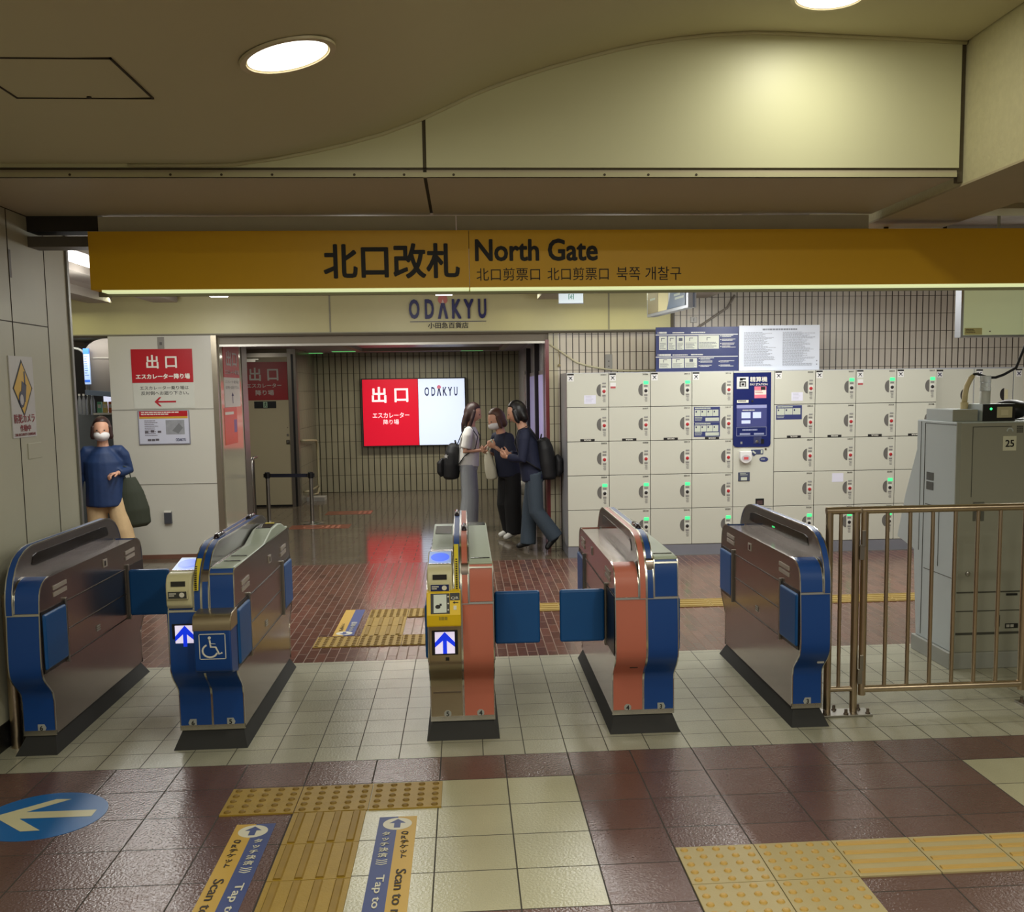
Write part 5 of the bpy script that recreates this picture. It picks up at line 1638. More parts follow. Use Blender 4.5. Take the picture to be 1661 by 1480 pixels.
# ------------------------------------------------------------------ passage: door, light box, stanchions, handrails
Dr = thing('passage_door', 'beige steel door with a red exit notice in the dim passage', 'door', (-2.4, 11.36, 0))
dm = M('beige steel door', (178, 168, 138), .45, var=.03, vs=2)
BX('leaf', dm, Dr, -2.70, -2.087, 11.30, 11.345, .03, 2.26)
BX('threshold', black, Dr, -2.70, -2.087, 11.30, 11.36, 0, .03)
MB().box(-2.70, -2.55, 11.27, 11.30, 2.19, 2.235).box(-2.60, -2.50, 11.25, 11.27, 2.22, 2.235).done('door_closer', steel, Dr)
hb_ = BX('latch_plate', M('dark latch', (90, 84, 72), .4, .5), Dr, -2.145, -2.095, 11.285, 11.302, .95, 1.015, .004)
MB().lathe((-2.12, 11.285, .985), [(.014, 0), (.014, .02)], 12, axis=(0, -1, 0)).done('knob', steel, hb_)
MB().lathe((-2.12, 11.30, 1.09), [(.018, 0), (.016, .012)], 12, axis=(0, -1, 0)).done('key_lock', steel, Dr)
MB().lathe((-2.12, 11.30, 1.20), [(.008, 0), (.008, .004)], 10, axis=(0, -1, 0)).done('peep', dark_steel, Dr)
Dn = thing('door_notice', 'dim red exit notice stuck on the beige passage door', 'sign', (-2.4, 11.3, 1.6))
BX('sheet', M('deep red notice', (150, 16, 26), .4), Dn, -2.71, -2.092, 11.292, 11.30, 1.618, 2.187)
wl = M('greyish white letters', (190, 186, 180), .5)
lettering('big_letters', '出 口', wl, Dn, (-2.655, -2.225, 1.905, 2.105), (0, 11.291, 0), bold=.02)
lettering('letters', 'エスカレーター', wl, Dn, (-2.695, -2.185, 1.805, 1.870), (0, 11.291, 0), bold=.015)
lettering('letters', '降り場', wl, Dn, (-2.57, -2.30, 1.69, 1.77), (0, 11.291, 0), bold=.015)
De = thing('exit_plate', 'small black exit plate with a running man mark under the door notice', 'sign', (-2.42, 11.3, 1.50))
BX('plate', M('black exit plate', (18, 22, 20), .3), De, -2.60, -2.275, 11.294, 11.30, 1.497, 1.60)
mb = MB().box(-2.465, -2.405, 11.2925, 11.2945, 1.505, 1.592)
mb.done('mark_window', M('pale green mark', (150, 176, 150), .5), De)
rm = MB()
rm.lathe((-2.432, 11.292, 1.578), [(.007, 0), (.007, .001)], 10, axis=(0, -1, 0))
for a_, b2 in [((-.434, 1.57), (-.438, 1.542)), ((-.438, 1.542), (-.418, 1.53)), ((-.418, 1.53), (-.424, 1.512)), ((-.438, 1.542), (-.452, 1.522)), ((-.435, 1.566), (-.416, 1.556)), ((-.435, 1.566), (-.455, 1.558))]:
    rm.loft([(-2 + a_[0], 11.2922, a_[1]), (-2 + b2[0], 11.2922, b2[1])], [.004, .004], 6)
rm.done('running_man', M('dark green mark', (20, 70, 50), .5), De)

LB = thing('light_box', 'lit red and white exit light box on the far wall of the passage', 'illuminated sign', (-.30, 13.4, .78))
BX('case', M('dark case', (40, 38, 36), .5), LB, -1.185, .59, 13.27, 13.395, .782, 1.945)
BX('red_face', M('lit red face', (206, 4, 40), .4, emit=.85, var=.02, vs=1), LB, -1.165, -.228, 13.262, 13.272, .80, 1.925)
BX('white_face', M('lit white face', (214, 226, 255), .4, emit=.95, var=.02, vs=1), LB, -.222, .565, 13.262, 13.272, .80, 1.925)
lw = M('lit white letters', (240, 232, 234), .4, emit=.9, var=.01)
lettering('big_letters', '出 口', lw, LB, (-1.01, -.395, 1.53, 1.80), (0, 13.260, 0), bold=.02)
lettering('letters', 'エスカレーター', lw, LB, (-1.005, -.385, 1.272, 1.362), (0, 13.260, 0), bold=.008)
lettering('letters', '降り場', lw, LB, (-.825, -.565, 1.160, 1.246), (0, 13.260, 0), bold=.006)
logo_word('logo_letters', LB, -.115, .445, 1.635, 1.785, 13.2605, M('dark navy lit', (24, 28, 84), .4, emit=.2), M('lit pink dot', (224, 120, 150), .4, emit=.5), 0, bold=.02)

for i, (x, y) in enumerate([(-2.072, 9.26), (-1.490, 9.16)]):
    t = thing('stanchion', ['steel belt stanchion on the left, nearer the steel post', 'steel belt stanchion on the right of the belt barrier'][i], 'stanchion', (x, y, 0), 'belt stanchions')
    MB().lathe((x, y, 0), [(.155, 0), (.155, .008), (.13, .016), (.05, .024), (.03, .03)], 28).done('base', chrome, t, smooth='auto')
    MB().loft([(x, y, .02), (x, y, .60)], .026, 16).done('pole', steel, t, smooth='auto')
    hd = MB().lathe((x, y, .60), [(.034, 0), (.034, .075), (.028, .082)], 18).done('belt_head', black, t, smooth='auto')
    BX('belt_latch', black, hd, x - .05, x + .05, y - .012, y + .012, .612, .662, .003)
bl = MB().add([(-2.04, 9.255, .612), (-1.52, 9.165, .612), (-1.52, 9.165, .660), (-2.04, 9.255, .660), (-2.04, 9.258, .612), (-1.52, 9.168, .612), (-1.52, 9.168, .660), (-2.04, 9.258, .660)],
              [(0, 1, 2, 3), (7, 6, 5, 4), (0, 4, 5, 1), (3, 2, 6, 7)]).done('barrier_belt', M('navy belt', (26, 28, 46), .7), None)
tag(bl, 'dark navy belt stretched between the two stanchions', 'belt')
hr = thing('handrail', 'cream bent pipe handrail on the tiled passage side wall', 'handrail', (-1.95, 12.3, 0))
MB().loft([(-1.975, 11.55, .985), (-1.93, 11.6, .985), (-1.90, 12.4, .95), (-1.90, 12.75, .93), (-1.90, 12.85, .86), (-1.90, 12.86, .75), (-1.90, 12.86, .16), (-1.90, 12.82, .09), (-1.90, 12.7, .05), (-1.97, 12.6, .05)], .018, 10).done('pipe', M('cream pipe', (170, 162, 130), .4), hr, smooth=True)
MB().loft([(-1.97, 11.7, .18), (-1.90, 11.75, .18), (-1.90, 12.86, .17)], .016, 10).done('lower_pipe', M('cream pipe', (170, 162, 130), .4), hr, smooth=True)
BX('foot', grey_pl, hr, -1.98, -1.70, 12.0, 12.3, 0, .06)
er = thing('escalator_handrail', 'black escalator handrail end with a steel post left of the passage door', 'handrail', (-2.15, 8.75, 0))
MB().loft([(-2.16, 8.7, 0), (-2.16, 8.7, .84), (-2.16, 8.72, .885), (-2.16, 8.80, .90), (-2.16, 9.02, .90)], .02, 10).done('rail_end', steel, er, smooth=True)
BX('skirt', M('black skirt', (20, 20, 20), .3), er, -2.22, -2.19, 8.72, 9.05, 0, .86)
lp = thing('lilac_reflection', 'narrow lilac reflection beside the steel post in the passage', 'illuminated sign', (-2.2, 8.4, .9))
BX('face', M('lilac reflection glow', (176, 120, 200), .4, emit=.42), lp, -2.24, -2.18, 8.30, 8.36, .90, 2.0)  # reflection on the escalator glass, put in as a glowing strip
BX('back', steel, lp, -2.24, -2.18, 8.36, 8.39, 0, 2.0)
# notices on the polished panel at the passage mouth (seen almost edge on, facing +x)
g1 = thing('side_exit_notice', 'exit notice on the polished left side of the passage mouth, seen at a slant', 'sign', (-1.99, 6.95, 1.6))
BX('red_board', red_s, g1, -1.995, -1.989, 6.60, 7.38, 1.90, 2.24)
lettering('big_letters', '出口', wl, g1, (6.72, 7.25, 2.02, 2.19), (-1.988, 0, 0), bold=.02, **RY)
lettering('letters', 'エスカレーター降り場', wl, g1, (6.66, 7.34, 1.93, 1.985), (-1.988, 0, 0), bold=.02, **RY)
BX('white_board', M('notice white', (216, 218, 206), .4), g1, -1.995, -1.9905, 6.61, 7.38, 1.58, 1.90)
lettering('letters', 'エスカレーター乗り場は', M('grey letters', (62, 60, 58), .5), g1, (6.66, 7.33, 1.835, 1.87), (-1.990, 0, 0), **RY)
lettering('letters', '反対側へお廻り下さい。', M('grey letters', (62, 60, 58), .5), g1, (6.66, 7.33, 1.775, 1.81), (-1.990, 0, 0), **RY)
MB().add([(-1.990, 6.99, 1.74), (-1.990, 6.93, 1.70), (-1.990, 6.975, 1.70), (-1.990, 6.975, 1.62), (-1.990, 7.005, 1.62), (-1.990, 7.005, 1.70), (-1.990, 7.05, 1.70)], [(0, 1, 2, 3, 4, 5, 6)]).done('arrow', navy_ink, g1)
g2 = thing('orange_poster', 'orange poster on the polished left side of the passage mouth', 'poster', (-1.99, 6.9, 1.2))
BX('sheet', M('orange poster', (216, 92, 62), .35), g2, -1.995, -1.990, 6.55, 7.16, 1.18, 1.575)
BX('lilac_block', M('lilac block', (120, 100, 150), .4), g2, -1.990, -1.9893, 7.0, 7.14, 1.30, 1.44)
BX('white_band', white_paint, g2, -1.990, -1.9895, 6.58, 7.0, 1.50, 1.53)
# lilac window panels on the right passage wall
for y0, y1, lbl in [(6.82, 8.36, 'lilac lit panel on the right passage wall, nearest the locker wall'), (8.54, 10.06, 'dim lilac lit panel deeper on the right passage wall')]:
    t = thing('lit_wall_panel', lbl, 'illuminated panel', (1.5, (y0 + y1) / 2, .9), 'lilac wall panels')
    BX('frame', dark_steel, t, 1.485, 1.50, y0, y1, .85, 1.95)
    BX('face', M('lilac panel', (150, 140, 190), .3, emit=.28, var=.15, vs=2), t, 1.480, 1.487, y0 + .04, y1 - .04, .9, 1.9)
sw = thing('switch_plates', 'cluster of grey switch plates on the right passage wall', 'plate', (1.5, 11.4, 1.6))
for k, (ya, za_, zb2) in enumerate([(11.1, 1.55, 1.95), (11.35, 1.4, 2.0), (11.6, 1.7, 1.9)]):
    BX('plate', steel, sw, 1.485, 1.50, ya, ya + .15, za_, zb2, .004)

# ------------------------------------------------------------------ kiosk at the far left
Ks = thing('snack_kiosk', 'dark curved kiosk with a lit snack shelf behind the white pier', 'kiosk', (-3.5, 7.4, 0))
dkp = M('dark kiosk panel', (116, 110, 104), .5)
arc = [(-3.66, 1.79), (-3.0, 1.73), (-3.0, 2.37), (-3.42, 2.355)] + [(-3.66 + .24 * (1 - math.cos(a_)), 2.17 + .185 * math.sin(a_)) for a_ in [math.radians(d) for d in (80, 60, 40, 20, 0)]]
MB().prism(arc, 'y', 7.28, 7.34).done('curved_panel', dkp, Ks)
MB().box(-3.56, -3.0, 7.272, 7.282, 2.135, 2.15).done('panel_strip', M('grey strip', (150, 146, 138), .5), Ks)
MB().prism([(-3.65, 1.79), (-3.0, 1.73), (-3.0, 1.67), (-3.65, 1.735)], 'y', 7.22, 7.36).done('shelf_hood', M('slate blue hood', (96, 108, 122), .4), Ks)
BX('back_light', M('lit shelf back', (225, 228, 250), .4, emit=1.0, var=.03), Ks, -3.60, -3.0, 7.66, 7.70, 1.35, 1.74)
BX('shelf', white_paint, Ks, -3.60, -3.0, 7.30, 7.70, 1.51, 1.53)
BX('counter', M('grey kiosk counter', (110, 116, 118), .4), Ks, -4.4, -3.0, 7.40, 8.2, 0, 1.51)
BX('dark_wall', M('kiosk inner dark', (40, 38, 36), .6), Ks, -4.4, -3.60, 7.9, 7.95, 1.2, 2.3)
arch = [(-4.2, 2.12)] + [(-3.75 + .13 * math.cos(a_), 2.12 + .13 * math.sin(a_)) for a_ in [math.radians(d) for d in (110, 90, 70, 50, 30, 10)]]
MB().loft([(x, 7.25, z) for x, z in arch] + [(-3.62, 7.25, 1.9), (-3.62, 7.25, 1.52)], .014, 8).done('arch_frame', M('grey arch frame', (120, 122, 118), .4), Ks, smooth=True)
BX('brown_board', M('brown board', (112, 78, 54), .5), Ks, -3.69, -3.645, 7.34, 7.36, 1.85, 2.2)
BX('canopy', M('pale canopy', (190, 192, 170), .5), Ks, -4.4, -3.0, 7.4, 8.4, 2.37, 2.45)
Kp = thing('price_light_strip', 'tall blue and white lit price strip at the kiosk', 'illuminated sign', (-3.61, 7.22, 1.85))
BX('lit_face', M('lit pale blue', (180, 206, 244), .4, emit=.7, var=.03), Kp, -3.642, -3.582, 7.21, 7.235, 1.852, 2.20)
BX('blue_head', M('lit blue', (50, 110, 220), .4, emit=.7), Kp, -3.642, -3.582, 7.207, 7.235, 2.185, 2.245)
BX('blue_foot', M('lit blue', (50, 110, 220), .4, emit=.7), Kp, -3.640, -3.584, 7.207, 7.212, 1.875, 1.90)
greek(MB(), -3.636, -3.590, 1.93, 2.16, 9, 7.2085, 5, .35).done('print', M('grey blue print', (110, 140, 190), .5), Kp)
cols = [(120, 190, 150), (230, 210, 120), (220, 120, 70), (196, 60, 66), (140, 190, 90), (190, 190, 220), (110, 150, 200)]
nm_ = ['green', 'yellow', 'orange', 'red', 'light green', 'pale', 'blue']
for k in range(7):
    x = -3.565 + .062 * k
    lb_ = 'small %s snack packet standing on the lit kiosk shelf' % nm_[k]
    p = thing('snack_packet', lb_, 'snack packet', (x, 7.42, 1.53), 'snack packets on the kiosk shelf')
    MB().prism([(x - .026, 1.53), (x + .026, 1.53), (x + .028, 1.55), (x + .024, 1.655), (x - .024, 1.655), (x - .028, 1.55)], 'y', 7.40 - .0, 7.43).done('pouch', M('packet ' + nm_[k], cols[k], .35, var=.25, vs=40), p, .006)
    BX('label', white_paint, p, x - .017, x + .017, 7.3985, 7.401, 1.585, 1.625)
for k in range(4):
    x = -3.665 + .0 - .048 * k + .012
    b_ = thing('water_bottle', 'clear plastic bottle in the row at the kiosk edge, number %s from the packets' % ['first', 'second', 'third', 'fourth'][k], 'bottle', (x, 7.45, 1.51), 'clear bottles at the kiosk')
    b_['label'] = '%s clear plastic bottle from the packets in the row on the kiosk counter' % ['first', 'second', 'third', 'fourth'][k]
    MB().lathe((x, 7.45, 1.51), [(.021, 0), (.022, .01), (.022, .16), (.010, .20), (.010, .215)], 16).done('bottle_body', M('clear bottle', (200, 204, 206), .15, trans=.6), b_, smooth='auto')
    MB().lathe((x, 7.45, 1.725), [(.012, 0), (.012, .022)], 12).done('cap', white_paint, b_)
# ------------------------------------------------------------------ people
skin = M('skin', (206, 156, 128), .55, var=.04)


class Fig:
    """maps (forward, rightward, up) body coordinates to the place where the person stands"""
    def __init__(self, loc, heading):
        self.o = Vector(loc)
        h = math.radians(heading)
        self.f = Vector((math.cos(h), math.sin(h), 0))
        self.r = Vector((math.sin(h), -math.cos(h), 0))

    def __call__(self, p):
        return self.o + self.f * p[0] + self.r * p[1] + Vector((0, 0, p[2]))

    def path(self, ps):
        return [self(p) for p in ps]


def fuse(o, vox, smooth=2):
    m = o.modifiers.new('join', 'REMESH')
    m.mode = 'VOXEL'
    m.voxel_size = vox
    m.use_smooth_shade = True
    s = o.modifiers.new('soft', 'SMOOTH')
    s.factor = .5
    s.iterations = smooth
    return o


def head_mesh(mb, F, c, tilt=0.0, turn=0.0, s=1.0):
    """head with jaw, nose and ears; c = centre in body coordinates"""
    ct, st = math.cos(tilt), math.sin(tilt)
    ca, sa = math.cos(turn), math.sin(turn)

    def place(x, y, z):
        x, z = x * ct + z * st, -x * st + z * ct
        x, y = x * ca - y * sa, x * sa + y * ca
        return F((c[0] + x * s, c[1] + y * s, c[2] + z * s))

    def shape(x, y, z):
        w = 1.0
        if z < 0:
            w = 1 - .34 * (-z) ** 1.6
        fx = .096 * (1 if x > 0 else 1.04)
        X, Y, Z = x * fx * (1 if z > -.2 else 1 - .15 * (-z - .2)), y * .076 * w, z * .115
        if x > .5 and abs(y) < .5 and -.35 < z < .12:
            X += .012 * (1 - abs(y) / .5)
        return (X, Y, Z)
    tmp = MB().ell((0, 0, 0), 1, 24, 16, fn=shape)
    mb.add([place(*v) for v in tmp.v], tmp.f)
    for sg in (-1, 1):
        e = MB().ell((0, 0, 0), 1, 8, 6, fn=lambda x, y, z: (-.006 + x * .018, sg * .076 + y * .008, -.008 + z * .030))
        mb.add([place(*v) for v in e.v], e.f)
    n = MB().ell((0, 0, 0), 1, 8, 6, fn=lambda x, y, z: (.098 + x * .016, y * .011, -.022 + z * .024))
    mb.add([place(*v) for v in n.v], n.f)
    return place


def hand(mb, F, wrist, dirv, palm_n, s=1.0, curl=.7, thumb=1):
    """palm with four curled fingers of different length and a thumb from its side; vectors in body coordinates"""
    W, d, n = Vector(wrist), Vector(dirv).normalized(), Vector(palm_n).normalized()
    n = (n - d * n.dot(d)).normalized()
    t = d.cross(n)
    mb.loft([F(W), F(W + d * .035 * s), F(W + d * .075 * s)], [(.020 * s, .017 * s), (.034 * s, .015 * s), (.038 * s, .013 * s)], 10, side=(F.f * t.x + F.r * t.y + Vector((0, 0, 1)) * t.z))
    for k, (o, L) in enumerate([(-.028, .058), (-.010, .068), (.009, .063), (.027, .048)]):
        p0 = W + d * .070 * s + t * o * s
        a1, a2 = curl * .7, curl * 1.5
        p1 = p0 + (d * math.cos(a1) + n * math.sin(a1)) * L * .5 * s
        p2 = p1 + (d * math.cos(a2) + n * math.sin(a2)) * L * .5 * s
        mb.loft([F(p0 - d * .01), F(p1), F(p2)], [.0095 * s, .0088 * s, .0075 * s], 8)
    b0 = W + d * .025 * s - t * thumb * .028 * s
    b1 = b0 + (d * .55 - t * thumb * .6 + n * .35).normalized() * .036 * s
    b2 = b1 + (d * .85 - t * thumb * .1 + n * .5).normalized() * .030 * s
    mb.loft([F(b0), F(b1), F(b2)], [.0125 * s, .0105 * s, .0085 * s], 8)


def person(label, loc, heading, J, top_m, leg_m, shoe_m, hair_m, hair_fn, leg_r, top_hem, sleeve='long', mask=False, headtilt=0.0, headturn=0.0, hands=None, group=None, torso_w=.17, torso_d=.115):
    F = Fig(loc, heading)
    t = thing('person', label, 'person', tuple(loc), group)
    b = MB()
    # body
    side = F.r
    b.loft(F.path([J['pelvis'], J['waist'], J['chest'], J['neck0']]), [(.14, .10), (.12, .09), (.15, .10), (.055, .055)], 14, side=side)
    b.loft(F.path([J['neck0'], J['neck1'], J['head']]), [(.055, .055), (.048, .05), (.05, .05)], 12, side=side)
    place = head_mesh(b, F, J['head'], headtilt, headturn)
    for s_ in ('L', 'R'):
        b.loft(F.path([J['sh' + s_], J['el' + s_], J['wr' + s_]]), [.040, .034, .023], 10)
        b.loft(F.path([J['hip' + s_], J['kn' + s_], J['an' + s_]]), [.072, .050, .036], 10)
    for h in hands or []:
        hand(b, F, *h)
    fuse(b.done('body', skin, t, smooth=True), .0062, 1)
    # trousers
    g = MB()
    g.loft(F.path([J['waist'], (J['pelvis'][0], J['pelvis'][1], J['pelvis'][2] + .03), (J['pelvis'][0], J['pelvis'][1], J['pelvis'][2] - .06)]), [(.130, .100), (.160, .125), (.150, .115)], 16, side=side)
    for s_ in ('L', 'R'):
        hp, kn, an = Vector(J['hip' + s_]), Vector(J['kn' + s_]), Vector(J['an' + s_])
        hem = an + (an - kn).normalized() * .015
        g.loft(F.path([hp + Vector((0, 0, .05)), hp.lerp(kn, .5), kn, kn.lerp(hem, .5), hem]), [(r_, r_ * .95) for r_ in leg_r], 14, side=side)
    fuse(g.done('trousers', leg_m, t, smooth=True), .011, 3)
    # top
    g = MB()
    pv = Vector(J['pelvis'])
    hemc = Vector((pv.x * 1.0, pv.y, top_hem))
    ch = Vector(J['chest'])
    g.loft(F.path([hemc, hemc.lerp(ch, .45), ch, ch + (Vector(J['neck0']) - ch) * .6, J['neck0']]), [(torso_w * 1.02, torso_d * 1.15), (torso_w * .96, torso_d * 1.1), (torso_w * .98, torso_d * 1.0), (torso_w * .66, torso_d * .80), (.062, .062)], 18, side=side)
    for s_ in ('L', 'R'):
        sh, el, wr = Vector(J['sh' + s_]), Vector(J['el' + s_]), Vector(J['wr' + s_])
        if sleeve == 'long':
            pp = [ch.lerp(sh, .50) + Vector((0, 0, .055)), ch.lerp(sh, .88) + Vector((0, 0, .012)), sh.lerp(el, .22), sh.lerp(el, .6), el, el.lerp(wr, .5), wr.lerp(el, .06)]
            rr = [.052, .060, .060, .056, .052, .046, .041]
        else:
            pp = [ch.lerp(sh, .50) + Vector((0, 0, .055)), ch.lerp(sh, .88) + Vector((0, 0, .012)), sh.lerp(el, .25), sh.lerp(el, .55), sh.lerp(el, .85)]
            rr = [.052, .060, .062, .062, .064]
        g.loft(F.path(pp), rr, 12)
    fuse(g.done('top', top_m, t, smooth=True), .011, 3)
    # shoes
    for s_ in ('L', 'R'):
        an, toe = Vector(J['an' + s_]), Vector(J['toe' + s_])
        d = (toe - an)
        dn = d.normalized()
        up = Vector((0, 0, 1))
        heel = an - dn * .055
        o = MB()
        o.loft(F.path([heel + up * .0, an + up * .004, an.lerp(toe, .5) + up * .002, toe - dn * .02, toe]), [(.030, .030), (.040, .044), (.044, .034), (.040, .028), (.018, .016)], 14, side=side)
        sh_o = fuse(o.done('shoe', shoe_m, t, smooth=True), .007, 2)
    # face
    if not mask:
        pass
    ey = MB()
    for sg in (-1, 1):
        e = MB().ell((0, 0, 0), 1, 8, 6, fn=lambda x, y, z: (.086 + x * .008, sg * .031 + y * .012, .006 + z * .006))
        ey.add([place(*v) for v in e.v], e.f)
    ey.done('eyes', M('dark eyes', (34, 26, 24), .3), t, smooth=True)
    if mask:
        mk = MB().ell((0, 0, 0), 1, 18, 12, fn=lambda x, y, z: (.020 + max(x, -.3) * .100, y * .074, -.048 + z * .060))
        MB().add([place(*v) for v in mk.v], mk.f).done('face_mask', M('white face mask', (226, 224, 222), .7), t, smooth=True)
    else:
        mo = MB().ell((0, 0, 0), 1, 10, 6, fn=lambda x, y, z: (.086 + x * .007, y * .022, -.062 + z * .006))
        MB().add([place(*v) for v in mo.v], mo.f).done('mouth', M('lips', (160, 84, 78), .5), t, smooth=True)
    hm = MB()
    hair_fn(hm, place, F)
    fuse(hm.done('hair', hair_m, t, smooth=True), .008, 1)
    return t, F, place


def cap_hair(length, back=.02, side_len=None, fringe=True):
    """hair cap that covers skull, sides and back down to the given length below the ear line"""
    def fn(mb, place, F):
        def sh(x, y, z):
            # open the face
            X, Y, Z = x * .106, y * .088, z * .126
            if x > .30 and z < (.62 if fringe else .75):
                X = .035 + (x - .35) * .02
            return (X - .012, Y, Z + .010)
        e = MB().ell((0, 0, 0), 1, 22, 14, fn=sh)
        mb.add([place(*v) for v in e.v], e.f)
        if length > 0:
            mb.loft([place(-.045, 0, .02), place(-.058, 0, -.06), place(-.062, 0, -.06 - length * .5), place(-.050, 0, -.06 - length)], [(.080, .050), (.086, .052), (.080, .045), (.055, .026)], 14, side=F.r)
            for sg in (-1, 1):
                mb.loft([place(.02, sg * .074, .04), place(.018, sg * .082, -.06), place(.015, sg * .080, -.06 - length * .45), place(.0, sg * .074, -.06 - length * .8)], [.020, .024, .022, .012], 10)
    return fn


def limbs(pel, lean, sh_w=.165, hip_w=.085, H=1.56):
    """upright skeleton in body coordinates, leaning forward by lean at the head"""
    k = H / 1.56
    J = {'pelvis': (0, 0, .80 * k), 'waist': (lean * .15, 0, .93 * k), 'chest': (lean * .5, 0, 1.13 * k), 'neck0': (lean * .8, 0, 1.285 * k), 'neck1': (lean * .95, 0, 1.345 * k), 'head': (lean * 1.15 + .015, 0, 1.445 * k)}
    for s_, sg in (('L', -1), ('R', 1)):
        J['sh' + s_] = (lean * .68, sg * sh_w, 1.235 * k)
        J['hip' + s_] = (0, sg * hip_w, .77 * k)
        J['kn' + s_] = (.015, sg * hip_w * 1.05, .42 * k)
        J['an' + s_] = (-.01, sg * hip_w * 1.05, .085 * k)
        J['toe' + s_] = (.16, sg * hip_w * 1.3, .032)
    return J


# --- woman in white shirt, seen from her right side
J = limbs(None, .05)
J.update(elR=(-.01, .20, .985), wrR=(.19, .14, 1.00), elL=(.02, -.20, .99), wrL=(.215, -.06, 1.02))
white_sh = M('white cotton shirt', (222, 220, 214), .75, bump=.3, bs=25)
grey_tr = M('pale grey wide trousers', (158, 162, 166), .8, bump=.25, bs=20)
brown_h = M('dark brown hair', (52, 32, 28), .45)
person('person in a white shirt and wide grey trousers looking at a phone', (.585, 8.1, 0), -8, J, white_sh, grey_tr, M('white sneakers', (214, 212, 204), .6), brown_h, cap_hair(.20), [.098, .100, .102, .108, .112], .80,
       sleeve='short', headtilt=.30, hands=[((.19, .14, 1.00), (.75, -.5, .15), (0, -.6, .8), 1.0, .8, 1), ((.215, -.06, 1.02), (.8, .5, .1), (0, .6, .8), 1.0, .8, -1)])
F = Fig((.585, 8.1, 0), -8)
bpk = M('black nylon backpack', (26, 26, 28), .6, bump=.3, bs=40)
def backpack(label, F, c, size, m, lean=0.0, straps=None, charms=False):
    t = thing('backpack', label, 'backpack', tuple(F(c)))
    w, d, h = size
    o = MB()
    pth = [(c[0] + lean * .0, c[1], c[2] - h / 2), (c[0], c[1], c[2] - h * .44), (c[0] - .0 + lean * .3, c[1], c[2] - h * .1), (c[0] + lean * .6, c[1], c[2] + h * .25), (c[0] + lean * .9, c[1], c[2] + h * .43), (c[0] + lean, c[1], c[2] + h / 2)]
    o.loft(F.path(pth), [(w * .40, d * .36), (w * .50, d * .50), (w * .52, d * .54), (w * .48, d * .46), (w * .36, d * .36), (w * .16, d * .20)], 20, side=F.r)
    fuse(o.done('main_bag', m, t, smooth=True), .010, 2)
    o = MB()
    o.loft(F.path([(c[0] - d * .50, c[1], c[2] - h * .42), (c[0] - d * .60, c[1], c[2] - h * .30), (c[0] - d * .60, c[1], c[2] - .02), (c[0] - d * .46, c[1], c[2] + h * .08)]), [(w * .30, .03), (w * .38, .05), (w * .38, .05), (w * .30, .02)], 16, side=F.r)
    fuse(o.done('front_pocket', m, t, smooth=True), .010, 2)
    MB().loft(F.path([(c[0] + lean + .02, c[1] - .03, c[2] + h / 2 - .01), (c[0] + lean + .01, c[1] - .02, c[2] + h / 2 + .035), (c[0] + lean + .01, c[1] + .02, c[2] + h / 2 + .035), (c[0] + lean + .02, c[1] + .03, c[2] + h / 2 - .01)]), .008, 8).done('grab_loop', m, t, smooth=True)
    for sp in straps or []:
        MB().loft(F.path(sp), [(.022, .006)] * len(sp), 8, side=F.r).done('strap', m, t, smooth=True)
    return t
T1 = backpack('black backpack carried by the person in the white shirt', F, (-.215, .02, .86), (.30, .20, .44), bpk, .05,
              [[(-.12, .10, 1.06), (-.02, .12, 1.285), (.07, .13, 1.27), (.14, .13, 1.16), (.11, .15, 1.02), (-.02, .19, .93), (-.12, .13, .80)], [(-.12, -.10, 1.06), (-.02, -.12, 1.285), (.07, -.13, 1.27), (.14, -.13, 1.16), (.11, -.15, 1.02), (-.02, -.19, .93), (-.12, -.13, .80)]])
sc_ = thing('bag_charm', 'small white star charms clipped on the black backpack with charms', 'charm', tuple(F((-.19, .20, .93))))
sc_['label'] = 'small white star charm dangling on the side of the black backpack'
st_pts = []
for k in range(10):
    rr = .030 if k % 2 == 0 else .013
    a_ = math.pi / 2 + k * math.pi / 5
    st_pts.append((-.245 + rr * math.cos(a_), rr * math.sin(a_) + .93))
o = MB()
n = len(st_pts)
o.add([F((x, .185, z)) for x, z in st_pts] + [F((x, .195, z)) for x, z in st_pts], [tuple(range(n)), tuple(range(2 * n - 1, n - 1, -1))] + [(k, (k + 1) % n, n + (k + 1) % n, n + k) for k in range(n)])
o.done('star', M('white charm', (220, 220, 216), .4), sc_)
MB().loft(F.path([(-.245, .185, .96), (-.24, .175, 1.0)]), .004, 6).done('cord', bpk, sc_)
ph = thing('smartphone', 'smartphone held by the person in the white shirt', 'phone', tuple(F((.30, .04, 1.05))))
o = MB()
c_ = Vector((.285, .045, 1.055)); u1, u2 = Vector((.35, 0, .75)).normalized(), Vector((0, 1, 0)); u3 = u1.cross(u2)
o.add([F(c_ + u1 * (sa_ * .07) + u2 * (sb_ * .035) + u3 * (sc2 * .004)) for sc2 in (-1, 1) for sb_ in (-1, 1) for sa_ in (-1, 1)], [(0, 2, 3, 1), (4, 5, 7, 6), (0, 1, 5, 4), (2, 6, 7, 3), (0, 4, 6, 2), (1, 3, 7, 5)])
o.done('phone_body', black, ph, .003)

